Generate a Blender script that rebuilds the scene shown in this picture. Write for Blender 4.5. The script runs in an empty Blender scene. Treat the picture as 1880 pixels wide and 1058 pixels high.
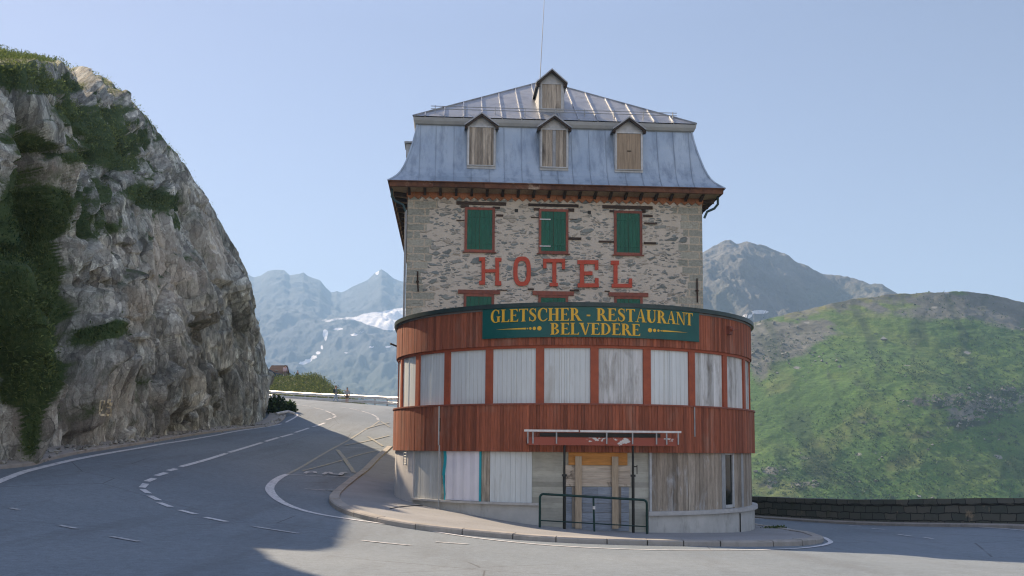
import bpy, bmesh, math, random
import numpy as np
from mathutils import Vector, Matrix, noise as mnoise
from mathutils.bvhtree import BVHTree
from mathutils.geometry import delaunay_2d_cdt
random.seed(7)
sc = bpy.context.scene
col = sc.collection
rad = math.radians

# ---------------------------------------------------------------- camera
FPX = 1828.0                      # focal length in pixels of a 1880 px wide picture (a 35 mm lens)
PITCH, ROLL = rad(6.0), 0.008
CY = 825 - FPX*math.tan(PITCH)
CAM = np.array([0, 0, 1.6])
_F = np.array([0, math.cos(PITCH), math.sin(PITCH)])
_R0 = np.array([1., 0, 0]); _U0 = np.array([0, -math.sin(PITCH), math.cos(PITCH)])
_R = _R0*math.cos(ROLL) + _U0*math.sin(ROLL)
_U = -_R0*math.sin(ROLL) + _U0*math.cos(ROLL)
cd = bpy.data.cameras.new('camera'); cam = bpy.data.objects.new('camera', cd); col.objects.link(cam)
cd.sensor_width = 36; cd.lens = 36*FPX/1880; cd.shift_y = (CY-529)/1880
cd.clip_start = 0.1; cd.clip_end = 20000
m = Matrix.Identity(4)
for i, a in enumerate((_R, _U, -_F)):
    for j in range(3): m[j][i] = a[j]
for j in range(3): m[j][3] = CAM[j]
cam.matrix_world = m
sc.camera = cam
sc.cycles.filter_width = 1.2
def ray(x, y): return _F + _R*(x-940)/FPX + _U*(CY-y)/FPX
def at(x, y, Y):
    d = ray(x, y); return CAM + d*(Y-CAM[1])/d[1]
def pix(P):
    P = np.asarray(P, float) - CAM; z = P@_F
    return 940 + FPX*(P@_R)/z, CY - FPX*(P@_U)/z

# ---------------------------------------------------------------- light
SUN_AZ, SUN_EL = rad(-42), rad(37)          # azimuth from +Y towards +X
sun_dir = Vector((math.sin(SUN_AZ)*math.cos(SUN_EL), math.cos(SUN_AZ)*math.cos(SUN_EL), math.sin(SUN_EL)))
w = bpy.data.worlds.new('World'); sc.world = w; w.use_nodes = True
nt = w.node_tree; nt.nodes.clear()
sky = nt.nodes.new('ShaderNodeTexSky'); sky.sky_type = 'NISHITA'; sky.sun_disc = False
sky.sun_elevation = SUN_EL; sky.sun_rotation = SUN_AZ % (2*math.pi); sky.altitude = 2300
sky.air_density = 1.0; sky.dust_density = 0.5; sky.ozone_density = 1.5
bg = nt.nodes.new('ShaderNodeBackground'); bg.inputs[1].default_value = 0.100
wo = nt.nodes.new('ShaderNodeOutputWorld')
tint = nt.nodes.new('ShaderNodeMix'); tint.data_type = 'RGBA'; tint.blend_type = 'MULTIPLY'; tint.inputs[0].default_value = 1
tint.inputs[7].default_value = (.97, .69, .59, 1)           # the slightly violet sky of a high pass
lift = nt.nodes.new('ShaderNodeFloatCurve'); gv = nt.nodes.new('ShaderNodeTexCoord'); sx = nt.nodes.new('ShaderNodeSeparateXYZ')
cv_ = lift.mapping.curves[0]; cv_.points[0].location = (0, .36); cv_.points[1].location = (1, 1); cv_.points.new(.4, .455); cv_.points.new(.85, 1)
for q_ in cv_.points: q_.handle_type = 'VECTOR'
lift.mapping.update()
l2 = nt.nodes.new('ShaderNodeMath'); l2.operation = 'MULTIPLY'; l2.inputs[1].default_value = 2.2      # zenith raised above the sky model, added fill for shaded surfaces
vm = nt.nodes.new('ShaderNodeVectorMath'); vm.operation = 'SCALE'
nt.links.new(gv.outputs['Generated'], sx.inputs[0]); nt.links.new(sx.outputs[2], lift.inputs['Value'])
nt.links.new(sky.outputs[0], tint.inputs[6]); nt.links.new(tint.outputs[2], vm.inputs[0]); nt.links.new(lift.outputs[0], l2.inputs[0]); nt.links.new(l2.outputs[0], vm.inputs['Scale']); south_fill = nt.nodes.new('ShaderNodeMapRange')          # warm fill added to the sky behind the camera to brighten the shaded facade
for i, x in enumerate((-.05, -.7, 0, 1)): south_fill.inputs[i+1].default_value = x
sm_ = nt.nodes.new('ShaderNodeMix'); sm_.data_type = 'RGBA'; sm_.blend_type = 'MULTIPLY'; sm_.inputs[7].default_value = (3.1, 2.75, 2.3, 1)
nt.links.new(sx.outputs[1], south_fill.inputs[0]); nt.links.new(south_fill.outputs[0], sm_.inputs[0]); nt.links.new(vm.outputs[0], sm_.inputs[6]); nt.links.new(sm_.outputs[2], bg.inputs[0]); nt.links.new(bg.outputs[0], wo.inputs[0])
sd = bpy.data.lights.new('sun', 'SUN'); sd.energy = 5.0; sd.angle = rad(0.5); sd.color = (1, .79, .56)
so = bpy.data.objects.new('sun', sd); col.objects.link(so)
so.rotation_mode = 'QUATERNION'; so.rotation_quaternion = sun_dir.to_track_quat('Z', 'Y')
sc.view_settings.view_transform = 'Standard'; sc.view_settings.look = 'None'
sc.view_settings.gamma = 1; sc.view_settings.exposure = 1.28; sc.view_settings.use_curve_mapping = False

# ---------------------------------------------------------------- helpers
class MB:
    """collects shapes and links them as ONE mesh object; every face keeps a random tint value"""
    def __init__(s): s.v = []; s.f = []; s.a = []
    def add(s, verts, faces, var=None):
        o = len(s.v); s.v += [tuple(map(float, p)) for p in verts]
        if var is None: var = random.random()
        for f in faces: s.f.append(tuple(i+o for i in f)); s.a.append(var)
    def hexa(s, p, var=None):      # 8 points: bottom ring 0-3, top ring 4-7
        s.add(p, [(3,2,1,0),(4,5,6,7),(0,1,5,4),(1,2,6,5),(2,3,7,6),(3,0,4,7)], var)
    def box(s, x0, x1, y0, y1, z0, z1, var=None):
        s.hexa([(x0,y0,z0),(x1,y0,z0),(x1,y1,z0),(x0,y1,z0),(x0,y0,z1),(x1,y0,z1),(x1,y1,z1),(x0,y1,z1)], var)
    def bar(s, p, q, w, h, up=(0,0,1), var=None):   # box along p-q
        p = Vector(p); q = Vector(q); d = (q-p).normalized(); u = Vector(up)
        sd_ = d.cross(u)
        if sd_.length < 1e-4: sd_ = d.cross(Vector((1,0,0)))
        sd_.normalize(); u = sd_.cross(d)
        a, b = sd_*w/2, u*h/2
        s.hexa([p-a-b, p+a-b, q+a-b, q-a-b, p-a+b, p+a+b, q+a+b, q-a+b], var)
    def tube(s, pts, r, n=8, var=None):
        pts = [Vector(p) for p in pts]
        rs = r if isinstance(r, (list, tuple)) else [r]*len(pts)
        vs = []; ref = None
        for i, p in enumerate(pts):
            d = (pts[min(i+1, len(pts)-1)] - pts[max(i-1, 0)]).normalized()
            if ref is None: ref = d.orthogonal().normalized()
            ref = (ref - d*ref.dot(d)).normalized(); b = d.cross(ref)
            for k in range(n):
                t = 2*math.pi*k/n; vs.append(p + (ref*math.cos(t) + b*math.sin(t))*rs[i])
        fs = []
        for i in range(len(pts)-1):
            for k in range(n):
                k2 = (k+1) % n; fs.append((i*n+k, i*n+k2, (i+1)*n+k2, (i+1)*n+k))
        fs.append(tuple(range(n))[::-1]); fs.append(tuple((len(pts)-1)*n+k for k in range(n)))
        s.add(vs, fs, var)
    def poly(s, pts, back, var=None):   # front polygon (list of 3D) and a translation/func to its back ring
        n = len(pts); bk = [back(p) for p in pts]
        s.add(list(pts)+bk, [tuple(range(n)), tuple(range(2*n-1, n-1, -1))] + [(i, i+n, (i+1) % n + n, (i+1) % n) for i in range(n)], var)
    def build(s, name, mat, parent=None, smooth=False, bevel=0):
        me = bpy.data.meshes.new(name); me.from_pydata(s.v, [], s.f)
        bm = bmesh.new(); bm.from_mesh(me)
        lay = bm.faces.layers.float.new('var')
        for f, a in zip(bm.faces, s.a): f[lay] = a
        bmesh.ops.recalc_face_normals(bm, faces=bm.faces)
        bm.to_mesh(me); bm.free()
        if smooth: me.polygons.foreach_set('use_smooth', [True]*len(me.polygons))
        o = bpy.data.objects.new(name, me); col.objects.link(o); me.materials.append(mat)
        if parent: o.parent = parent
        if bevel:
            b = o.modifiers.new('edge', 'BEVEL'); b.width = bevel; b.segments = 1; b.limit_method = 'ANGLE'
        return o
def tag(o, label=None, cat=None, group=None, kind=None):
    if label: o['label'] = label
    if cat: o['category'] = cat
    if group: o['group'] = group
    if kind: o['kind'] = kind
    return o
def empty(name, loc=(0,0,0), rz=0, **k):
    o = bpy.data.objects.new(name, None); col.objects.link(o); o.location = loc; o.rotation_euler = (0,0,rz)
    o.empty_display_size = .3
    return tag(o, **k)
def grid_obj(name, P, mat, attrs=None, smooth=True, parent=None):
    """P: (rows, cols, 3) array -> one quad mesh; attrs: name -> (rows, cols) point values"""
    r, c, _ = P.shape
    idx = np.arange(r*c).reshape(r, c)
    q = np.stack([idx[:-1,:-1], idx[:-1,1:], idx[1:,1:], idx[1:,:-1]], -1).reshape(-1, 4)
    me = bpy.data.meshes.new(name)
    me.vertices.add(r*c); me.vertices.foreach_set('co', P.reshape(-1).astype(np.float32))
    me.loops.add(q.size); me.loops.foreach_set('vertex_index', q.reshape(-1).astype(np.int32))
    me.polygons.add(len(q)); me.polygons.foreach_set('loop_start', np.arange(0, q.size, 4, dtype=np.int32))
    me.polygons.foreach_set('loop_total', np.full(len(q), 4, np.int32))
    me.polygons.foreach_set('use_smooth', np.full(len(q), smooth))
    me.update(calc_edges=True)
    for k, v in (attrs or {}).items():
        a = me.attributes.new(k, 'FLOAT', 'POINT'); a.data.foreach_set('value', np.asarray(v, np.float32).reshape(-1))
    me.materials.append(mat)
    o = bpy.data.objects.new(name, me); col.objects.link(o)
    if parent: o.parent = parent
    return o

# ---- numpy noise
def _h(ix, iy, seed):
    n = (ix.astype(np.int64)*374761393 + iy.astype(np.int64)*668265263 + seed*974634777) & 0xffffffff
    n = ((n ^ (n >> 13))*1274126177) & 0xffffffff
    n = ((n ^ (n >> 16))*2246822519) & 0xffffffff
    return ((n ^ (n >> 15)) & 0xffffff)/float(0xffffff)
def vnoise(x, y, seed=0):
    ix, iy = np.floor(x), np.floor(y); fx, fy = x-ix, y-iy
    fx = fx*fx*fx*(fx*(fx*6-15)+10); fy = fy*fy*fy*(fy*(fy*6-15)+10)
    a, b = _h(ix, iy, seed), _h(ix+1, iy, seed); c, d = _h(ix, iy+1, seed), _h(ix+1, iy+1, seed)
    return (a*(1-fx)+b*fx)*(1-fy) + (c*(1-fx)+d*fx)*fy
def fbm(x, y, oct=4, seed=0, gain=.5):
    s = 0; a = 1; t = 0
    for i in range(oct):
        s = s + a*(vnoise(x*2**i + 13.7*i, y*2**i + 7.3*i, seed+i)-.5); t += a*.5; a *= gain
    return s/t                                  # about -1..1
def ridged(x, y, oct=4, seed=0, gain=.5):
    s = 0; a = 1; t = 0
    for i in range(oct):
        s = s + a*(1-np.abs(2*vnoise(x*2**i + 5.1*i, y*2**i + 9.4*i, seed+i)-1)); t += a; a *= gain
    return s/t
def voro(x, y, seed=0):
    """jittered-grid cells: F1, F2, offset to the cell centre, two random numbers of the cell"""
    ix, iy = np.floor(x), np.floor(y)
    f1 = np.full(x.shape, 9.); f2 = f1.copy(); dx = np.zeros(x.shape); dy = dx.copy(); r1 = dx.copy(); r2 = dx.copy()
    for i in (-1,0,1):
        for j in (-1,0,1):
            cx, cy = ix+i, iy+j
            ox = cx + .1+.8*_h(cx, cy, seed) - x; oy = cy + .1+.8*_h(cx, cy, seed+1) - y
            d = np.sqrt(ox*ox+oy*oy); n = d < f1
            f2 = np.where(n, f1, np.minimum(f2, d))
            dx = np.where(n, ox, dx); dy = np.where(n, oy, dy)
            r1 = np.where(n, _h(cx, cy, seed+2), r1); r2 = np.where(n, _h(cx, cy, seed+3), r2)
            f1 = np.where(n, d, f1)
    return f1, f2, dx, dy, r1, r2
def facets(x, y, seed, off, gx, gy, k):
    """leaning flat slabs, one per cell, with a short bevel between neighbours; also the distance to the joint"""
    ix, iy = np.floor(x), np.floor(y); W = np.zeros(x.shape); S = W.copy(); f1 = np.full(x.shape, 9.); f2 = f1.copy()
    for i in (-1,0,1):
        for j in (-1,0,1):
            cx, cy = ix+i, iy+j
            ox = cx + .1+.8*_h(cx, cy, seed) - x; oy = cy + .1+.8*_h(cx, cy, seed+1) - y
            d = np.sqrt(ox*ox+oy*oy); w_ = np.exp(-k*d); r1, r2, r3 = _h(cx, cy, seed+2), _h(cx, cy, seed+3), _h(cx, cy, seed+4)
            S += w_*((r1-.5)*off + ox*(r2-.5)*gx + oy*(r3-.5)*gy); W += w_
            f2 = np.minimum(f2, np.maximum(f1, d)); f1 = np.minimum(f1, d)
    return S/W, f2-f1
def sstep(a, b, x):
    t = np.clip((x-a)/(b-a), 0, 1); return t*t*(3-2*t)

# ---- materials
class NM:
    def __init__(s, name):
        s.m = bpy.data.materials.new(name); s.m.use_nodes = True; s.t = s.m.node_tree
        s.b = s.t.nodes['Principled BSDF']; s.o = s.t.nodes['Material Output']
        s.co = s.n('ShaderNodeTexCoord').outputs['Object']
    def n(s, typ, **k):
        nd = s.t.nodes.new(typ)
        for a, b in k.items(): setattr(nd, a, b)
        return nd
    def L(s, a, b): s.t.links.new(a, b)
    def set(s, sock, v):
        if hasattr(v, 'is_output'): s.L(v, sock)
        elif v is not None: sock.default_value = (*v, 1) if isinstance(v, tuple) and len(v) == 3 and sock.type == 'RGBA' else v
    def map(s, scale=(1,1,1), rot=(0,0,0), vec=None):
        nd = s.n('ShaderNodeMapping'); s.L(vec or s.co, nd.inputs[0]); nd.inputs['Scale'].default_value = scale; nd.inputs['Rotation'].default_value = rot
        return nd.outputs[0]
    def noise(s, scale, detail=4, rough=.55, vec=None, dist=0):
        nd = s.n('ShaderNodeTexNoise'); s.L(vec or s.co, nd.inputs['Vector']); nd.inputs['Scale'].default_value = scale
        nd.inputs['Detail'].default_value = detail; nd.inputs['Roughness'].default_value = rough; nd.inputs['Distortion'].default_value = dist
        return nd.outputs[0]
    def ramp(s, fac, *stops):
        nd = s.n('ShaderNodeValToRGB'); s.L(fac, nd.inputs[0]); e = nd.color_ramp.elements
        while len(e) < len(stops): e.new(.5)
        for el, (p, c) in zip(e, stops):
            el.position = p; el.color = (*c, 1) if isinstance(c, tuple) else (c, c, c, 1)
        return nd.outputs[0]
    def rng(s, v, a, b, c=0., d=1.):
        nd = s.n('ShaderNodeMapRange'); s.L(v, nd.inputs[0])
        for i, x in enumerate((a, b, c, d)): nd.inputs[i+1].default_value = x
        return nd.outputs[0]
    def mix(s, fac, a, b, mode='MIX'):
        nd = s.n('ShaderNodeMix', data_type='RGBA', blend_type=mode)
        s.set(nd.inputs[0], fac); s.set(nd.inputs[6], a); s.set(nd.inputs[7], b)
        return nd.outputs[2]
    def math(s, op, a, b=None, c=None):
        nd = s.n('ShaderNodeMath', operation=op)
        for i, x in enumerate((a, b, c)):
            if x is not None: s.set(nd.inputs[i], x)
        return nd.outputs[0]
    def attr(s, name): return s.n('ShaderNodeAttribute', attribute_name=name).outputs['Fac']
    def sep(s, vec=None):
        nd = s.n('ShaderNodeSeparateXYZ'); s.L(vec or s.co, nd.inputs[0]); return nd.outputs
    def comb(s, x, y, z):
        nd = s.n('ShaderNodeCombineXYZ')
        for i, q in enumerate((x, y, z)): s.set(nd.inputs[i], q)
        return nd.outputs[0]
    def done(s, colr, rough=.8, bump=None, bstr=.4, bdist=.02, metal=0, spec=.3):
        s.set(s.b.inputs['Base Color'], colr); s.set(s.b.inputs['Roughness'], rough); s.b.inputs['Metallic'].default_value = metal
        s.b.inputs['Specular IOR Level'].default_value = spec
        if bump is not None:
            nd = s.n('ShaderNodeBump'); nd.inputs['Strength'].default_value = bstr; nd.inputs['Distance'].default_value = bdist
            s.L(bump, nd.inputs['Height']); s.L(nd.outputs[0], s.b.inputs['Normal'])
        return s.m
def mat_plain(name, c, rough=.6, metal=0, c2=None, scale=6, stretch=(1,1,1), bump=.15, var=.25):
    """one colour with soft noise between c and c2, tint per face"""
    N = NM(name); c2 = c2 or tuple(x*.72 for x in c)
    n = N.noise(scale, 6, .6, N.map(stretch))
    k = N.mix(N.rng(n, .3, .7), c2, c)
    v = N.rng(N.attr('var'), 0, 1, 1-var, 1+var*.6)
    k = N.mix(1.0, k, N.comb(v, v, v), 'MULTIPLY')
    return N.done(k, rough, n, bump, .01, metal)
def mat_wood(name, c, c2, grime=None, gth=(.55,.7), rough=.8, grain=9, var=.3, gscale=1.1, axis='z', fine=.35):
    """painted or bare boards: long grain, tint per board, patches of grime or bare wood"""
    N = NM(name)
    st = {'z': (1,1,.07), 'x': (.07,1,1), 'r': (1,1,1)}[axis]
    g = N.noise(grain, 7, .65, N.map(st))
    k = N.mix(N.rng(g, .32, .68), c2, c)
    fine_n = N.noise(grain*5, 4, .7, N.map(st))
    fv = N.rng(fine_n, .3, .7, 1-fine, 1+fine*.5)
    k = N.mix(1.0, k, N.comb(fv, fv, fv), 'MULTIPLY')
    if grime:
        p = N.noise(gscale, 6, .65, N.map((1.6,1.6,.55) if axis == 'z' else (1,1,1)), .4)
        k = N.mix(N.rng(p, *gth), k, grime)
    v = N.rng(N.attr('var'), 0, 1, 1-var, 1+var*.5)
    k = N.mix(1.0, k, N.comb(v, v, v), 'MULTIPLY')
    return N.done(k, rough, g, .35, .006)
# ---------------------------------------------------------------- materials
def mk_stone_wall():
    N = NM('rubble_masonry')
    x, y, z = N.sep(); xy = N.math('ADD', x, y)
    wob = N.noise(2.2, 3, .5)
    wv = N.math('MULTIPLY_ADD', wob, .35, -.17)
    pos = N.comb(N.math('ADD', xy, wv), 0., N.math('ADD', z, N.math('MULTIPLY', wv, .6)))
    def layer(sc_, thr, lo, hi):
        mp = N.map(sc_, vec=pos)
        a = N.n('ShaderNodeTexVoronoi', feature='F1', voronoi_dimensions='3D'); N.L(mp, a.inputs['Vector']); a.inputs['Scale'].default_value = 1; a.inputs['Randomness'].default_value = .95
        b = N.n('ShaderNodeTexVoronoi', feature='DISTANCE_TO_EDGE'); N.L(mp, b.inputs['Vector']); b.inputs['Scale'].default_value = 1; b.inputs['Randomness'].default_value = .95
        sp = N.n('ShaderNodeSeparateColor'); N.L(a.outputs['Color'], sp.inputs[0])
        ed = N.math('ADD', b.outputs['Distance'], N.math('MULTIPLY_ADD', N.noise(22, 3, .6), .22, -.11))
        mask = N.math('MULTIPLY', N.rng(ed, lo, hi), N.math('GREATER_THAN', sp.outputs[0], thr))
        return mask, sp.outputs[1], sp.outputs[2]
    m1, r1, s1 = layer((2.6, 1, 6.6), .66, .10, .2)
    m2, r2, s2 = layer((5., 1, 14.), .5, .1, .2)
    mortar = N.mix(N.rng(N.noise(1.3, 6, .7), .3, .7), (.36,.33,.27), (.52,.475,.395))
    mortar = N.mix(N.rng(N.noise(30, 3, .6), .35, .75), mortar, (.52,.475,.395))
    stone = lambda r: N.ramp(r, (0, (.15,.17,.16)), (.3, (.24,.265,.245)), (.55, (.31,.315,.275)), (.75, (.38,.34,.27)), (1, (.20,.235,.23)))
    grain = N.rng(N.noise(14, 5, .7), .25, .75, .6, 1.25)
    gv = N.comb(grain, grain, grain)
    k = N.mix(m2, mortar, N.mix(1., stone(r2), gv, 'MULTIPLY'))
    k = N.mix(m1, k, N.mix(1., stone(r1), gv, 'MULTIPLY'))
    # coursed corner blocks
    br = N.n('ShaderNodeTexBrick'); N.L(N.comb(N.math('ADD', xy, N.math('MULTIPLY', wv, .4)), N.math('ADD', z, N.math('MULTIPLY', wv, .3)), 0.), br.inputs['Vector'])
    br.inputs['Scale'].default_value = 1; br.inputs['Brick Width'].default_value = .78; br.inputs['Row Height'].default_value = .27
    br.inputs['Mortar Size'].default_value = .028; br.inputs['Mortar Smooth'].default_value = .3; br.inputs['Bias'].default_value = -.2
    br.inputs['Color1'].default_value = (.27,.28,.235,1); br.inputs['Color2'].default_value = (.39,.385,.315,1); br.inputs['Mortar'].default_value = (.44,.385,.295,1)
    q = N.mix(1., br.outputs[0], gv, 'MULTIPLY')
    row = N.n('ShaderNodeTexWhiteNoise', noise_dimensions='1D'); N.L(N.math('FLOOR', N.math('DIVIDE', z, .27)), row.inputs['W'])
    dl = N.math('SUBTRACT', x, -5.69); dr = N.math('SUBTRACT', 4.79, x); dm = N.math('MINIMUM', dl, dr)
    qm = N.math('LESS_THAN', dm, N.math('MULTIPLY_ADD', row.outputs[0], .8, .35))
    k = N.mix(qm, k, q)
    h = N.math('MAXIMUM', N.math('MAXIMUM', m1, N.math('MULTIPLY', m2, .6)), N.math('MULTIPLY', qm, .5))
    h = N.math('MULTIPLY_ADD', N.noise(16, 5, .7), .7, h)
    return N.done(k, .9, h, .9, .035)
M_STONE = mk_stone_wall()
def mk_zinc(name, c1, c2, streak):
    N = NM(name)
    n = N.noise(.55, 5, .6); st = N.noise(3.2, 5, .65, N.map((1, 1, .08)))
    k = N.mix(N.rng(n, .3, .7), c1, c2)
    k = N.mix(N.rng(st, .47, .72, 0, .85), k, streak)
    k = N.mix(N.rng(N.noise(9, 5, .7), .55, .8, 0, .35), k, (.42,.43,.42))
    v = N.rng(N.attr('var'), 0, 1, .42, 1.5); k = N.mix(1., k, N.comb(v, v, v), 'MULTIPLY')
    return N.done(k, N.rng(n, .3, .7, .38, .55), N.noise(2.0, 3, .5), .25, .03, .35, .5)
M_ZINC = mk_zinc('mansard_zinc', (.25,.32,.39), (.37,.44,.50), (.14,.185,.24))
M_ZROOF = mk_zinc('roof_zinc', (.26,.28,.30), (.36,.37,.38), (.18,.19,.2))
M_CORN = mat_plain('pale_cornice', (.33,.345,.335), .6, .0, (.25,.265,.26), 2)
M_EAVE = mat_wood('eave_wood', (.16,.07,.035), (.07,.032,.02), (.34,.27,.2), (.62,.7), axis='r', grain=3)
M_SOFFIT = mat_wood('soffit_boards', (.50,.36,.22), (.36,.24,.14), (.16,.10,.06), (.6,.75), axis='r', grain=4)
M_ORANGE = mat_wood('orange_frieze', (.34,.15,.07), (.25,.105,.05), (.18,.11,.07), (.6,.72), axis='r', grain=4)
M_DARKWOOD = mat_wood('old_dark_timber', (.075,.05,.035), (.03,.022,.018), (.15,.12,.09), (.6,.75), axis='x', grain=10)
M_REDFRAME = mat_plain('red_brown_frame', (.25,.075,.045), .6, 0, (.15,.05,.035), 8)
M_SHUT = mat_wood('green_shutter', (.004,.115,.068), (.003,.085,.05), (.01,.14,.1), (.6,.8), .5, 4, .2, 3)
M_WHITEMETAL = mat_plain('white_painted_metal', (.62,.62,.6), .45, 0, (.45,.45,.44), 9)
M_WHITE = mat_plain('white_trim', (.46,.48,.48), .6, 0, (.32,.34,.35), 7)
M_GREYBOARD = mat_wood('weathered_boards', (.46,.41,.33), (.18,.155,.125), (.07,.06,.05), (.56,.74), .85, 12, .45, 1.6)
M_TANBOARD = mat_wood('tan_plywood', (.34,.27,.19), (.29,.225,.155), (.22,.16,.11), (.6,.75), .8, 3, .1, 2)
M_RED = mat_wood('red_cladding', (.32,.10,.05), (.225,.07,.038), (.27,.165,.12), (.52,.8), .8, 8, .4, .7)
M_REDPOST = mat_plain('red_post_paint', (.33,.082,.036), .65, 0, (.24,.06,.03), 5)
M_BOARD = mat_wood('pale_boards', (.575,.625,.625), (.505,.55,.55), (.40,.405,.375), (.62,.78), .7, 7, .07, .8, fine=.08)
M_STAINED = mat_wood('stained_pale_boards', (.60,.625,.62), (.46,.475,.46), (.19,.175,.15), (.5,.72), .75, 9, .25, 1.5, fine=.22)
M_BROWNBD = mat_wood('bare_brown_boards', (.38,.335,.27), (.23,.195,.15), (.46,.47,.46), (.52,.68), .85, 10, .4, 1.6, fine=.4)
M_GREYPANEL = mat_wood('grey_boards', (.52,.54,.52), (.42,.44,.43), (.3,.32,.3), (.58,.75), .8, 9, .15, 1, fine=.15)
M_EDGE = mat_plain('dark_roof_edge', (.035,.06,.058), .45, .2, (.02,.035,.035), 3)
M_ROOFFLAT = mat_plain('flat_roof_felt', (.16,.165,.165), .8, 0, (.1,.105,.11), 2)
def mk_conc(name, c1, c2, band=True, dark=(.14,.14,.115)):
    N = NM(name); x, y, z = N.sep()
    n = N.noise(1.4, 7, .65); k = N.mix(N.rng(n, .3, .7), c2, c1)
    if band:
        wn = N.n('ShaderNodeTexWhiteNoise', noise_dimensions='1D'); N.L(N.math('FLOOR', N.math('DIVIDE', N.math('MULTIPLY_ADD', n, .03, z), .145)), wn.inputs['W'])
        v = N.rng(wn.outputs[0], 0, 1, .78, 1.15); k = N.mix(1., k, N.comb(v, v, v), 'MULTIPLY')
        st = N.noise(5, 5, .7, N.map((.5,.5,6))); k = N.mix(N.rng(st, .5, .75, 0, .45), k, dark)
    else:
        st = N.noise(2.4, 5, .7, N.map((1,1,.35))); k = N.mix(N.rng(st, .52, .75, 0, .6), k, dark)
    return N.done(k, .9, N.noise(18, 6, .7), .4, .012)
M_CONC = mk_conc('board_marked_concrete', (.42,.42,.36), (.29,.295,.25))
M_PLINTH = mk_conc('plinth_concrete', (.48,.48,.45), (.34,.345,.33), False)
M_PLASTER = mk_conc('pale_plaster', (.55,.54,.52), (.45,.44,.43), False, (.34,.34,.33))
M_SILL = mat_plain('sill_concrete', (.46,.46,.44), .8, 0, (.34,.34,.33), 5)
M_TARP = mat_plain('white_sheeting', (.68,.68,.72), .55, 0, (.6,.6,.66), 2, bump=.5)
M_TEAL = mat_plain('teal_tape', (.02,.34,.40), .5, 0, (.02,.28,.34), 4)
M_SIGN = mat_plain('sign_green', (.0015,.085,.075), .4, 0, (.001,.065,.06), 1.5, var=.05)
M_YELLOW = mat_plain('sign_yellow', (.66,.39,.03), .5, 0, (.56,.33,.03), 3, var=.05)
M_LETTER = mat_plain('red_letter_paint', (.44,.065,.03), .55, 0, (.36,.052,.026), 6, var=.1)
M_PLY = mat_wood('orange_plywood', (.50,.24,.065), (.42,.19,.05), None, axis='x', grain=5, var=.1)
M_MOULDY = mat_wood('mouldy_planks', (.52,.46,.37), (.40,.34,.27), (.10,.08,.06), (.55,.66), .85, 7, .2, 2.6, 'x')
M_BLUEBD = mat_wood('blue_grey_planks', (.27,.31,.36), (.19,.225,.27), (.28,.25,.21), (.6,.75), .8, 7, .2, 1.4, 'x')
M_BATTEN = mat_wood('plain_batten', (.45,.37,.27), (.36,.29,.2), None, var=.15)
M_BLACK = mat_plain('black_metal', (.022,.024,.022), .5, .3)
M_GREENRAIL = mat_plain('dark_green_rail', (.004,.034,.028), .45, .1, (.004,.025,.02), 6)
M_GLASSD = mat_plain('dark_window_glass', (.012,.018,.016), .12, 0, (.01,.014,.013), 2, bump=.02)
M_PIPE = mat_plain('grey_pipe', (.33,.35,.36), .5, .3)
M_RUST = mat_plain('rusty_iron', (.07,.035,.02), .8, .2, (.03,.02,.015), 12)
M_DARKGRN = mat_plain('blue_green_gutter', (.05,.10,.105), .5, .2)

def mk_asphalt():
    N = NM('asphalt')
    big = N.noise(.16, 5, .6); k = N.mix(N.rng(big, .3, .7), (.138,.168,.192), (.187,.218,.24))
    trk = N.noise(.9, 5, .65, N.map((1, .12, 1), (0, 0, rad(58)))); k = N.mix(N.rng(trk, .50, .72, 0, .55), k, (.105,.117,.126))
    pt = N.noise(.5, 7, .7); k = N.mix(N.rng(pt, .6, .72, 0, .35), k, (.115,.125,.13))
    md = N.noise(6.5, 5, .75); v = N.rng(md, .3, .7, .82, 1.16); k = N.mix(1., k, N.comb(v, v, v), 'MULTIPLY')
    sp = N.noise(38, 4, .8); v = N.rng(sp, .25, .75, .6, 1.32); k = N.mix(1., k, N.comb(v, v, v), 'MULTIPLY')
    cr = N.n('ShaderNodeTexVoronoi', feature='DISTANCE_TO_EDGE'); N.L(N.map((.23,.23,.23), vec=N.mix(.12, N.co, N.n('ShaderNodeTexNoise').outputs[1])), cr.inputs['Vector']); cr.inputs['Scale'].default_value = 1
    crm = N.math('MULTIPLY', N.rng(cr.outputs[0], .0035, .001, 0, .7), N.rng(N.noise(.12, 2), .5, .55))
    k = N.mix(crm, k, (.05,.05,.05))
    return N.done(k, .85, sp, .25, .006, 0, .25)
M_ASPH = mk_asphalt()
def mk_pave():
    N = NM('worn_pavement_asphalt')
    k = N.mix(N.rng(N.noise(.5, 6, .65), .3, .7), (.205,.208,.208), (.275,.278,.277))
    k = N.mix(N.rng(N.noise(2.2, 6, .7), .58, .75, 0, .5), k, (.13,.13,.128))
    sp = N.noise(45, 3, .7); v = N.rng(sp, .25, .75, .75, 1.2); k = N.mix(1., k, N.comb(v, v, v), 'MULTIPLY')
    return N.done(k, .9, sp, .3, .006)
M_PAVE = mk_pave()
M_KERB = mk_conc('granite_kerb', (.36,.335,.30), (.25,.235,.21), False, (.15,.15,.13))
def mk_mark(name, c, wear):
    N = NM(name); n = N.noise(7, 6, .75)
    k = N.mix(N.rng(n, wear, wear+.12), (.235,.248,.26), c)
    return N.done(k, .8, n, .1, .003)
M_LINE = mk_mark('white_road_paint', (.56,.56,.56), .36)
M_LINEOLD = mk_mark('worn_white_road_paint', (.50,.50,.50), .42)
M_YLINE = mk_mark('faded_yellow_road_paint', (.36,.33,.21), .46)
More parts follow.
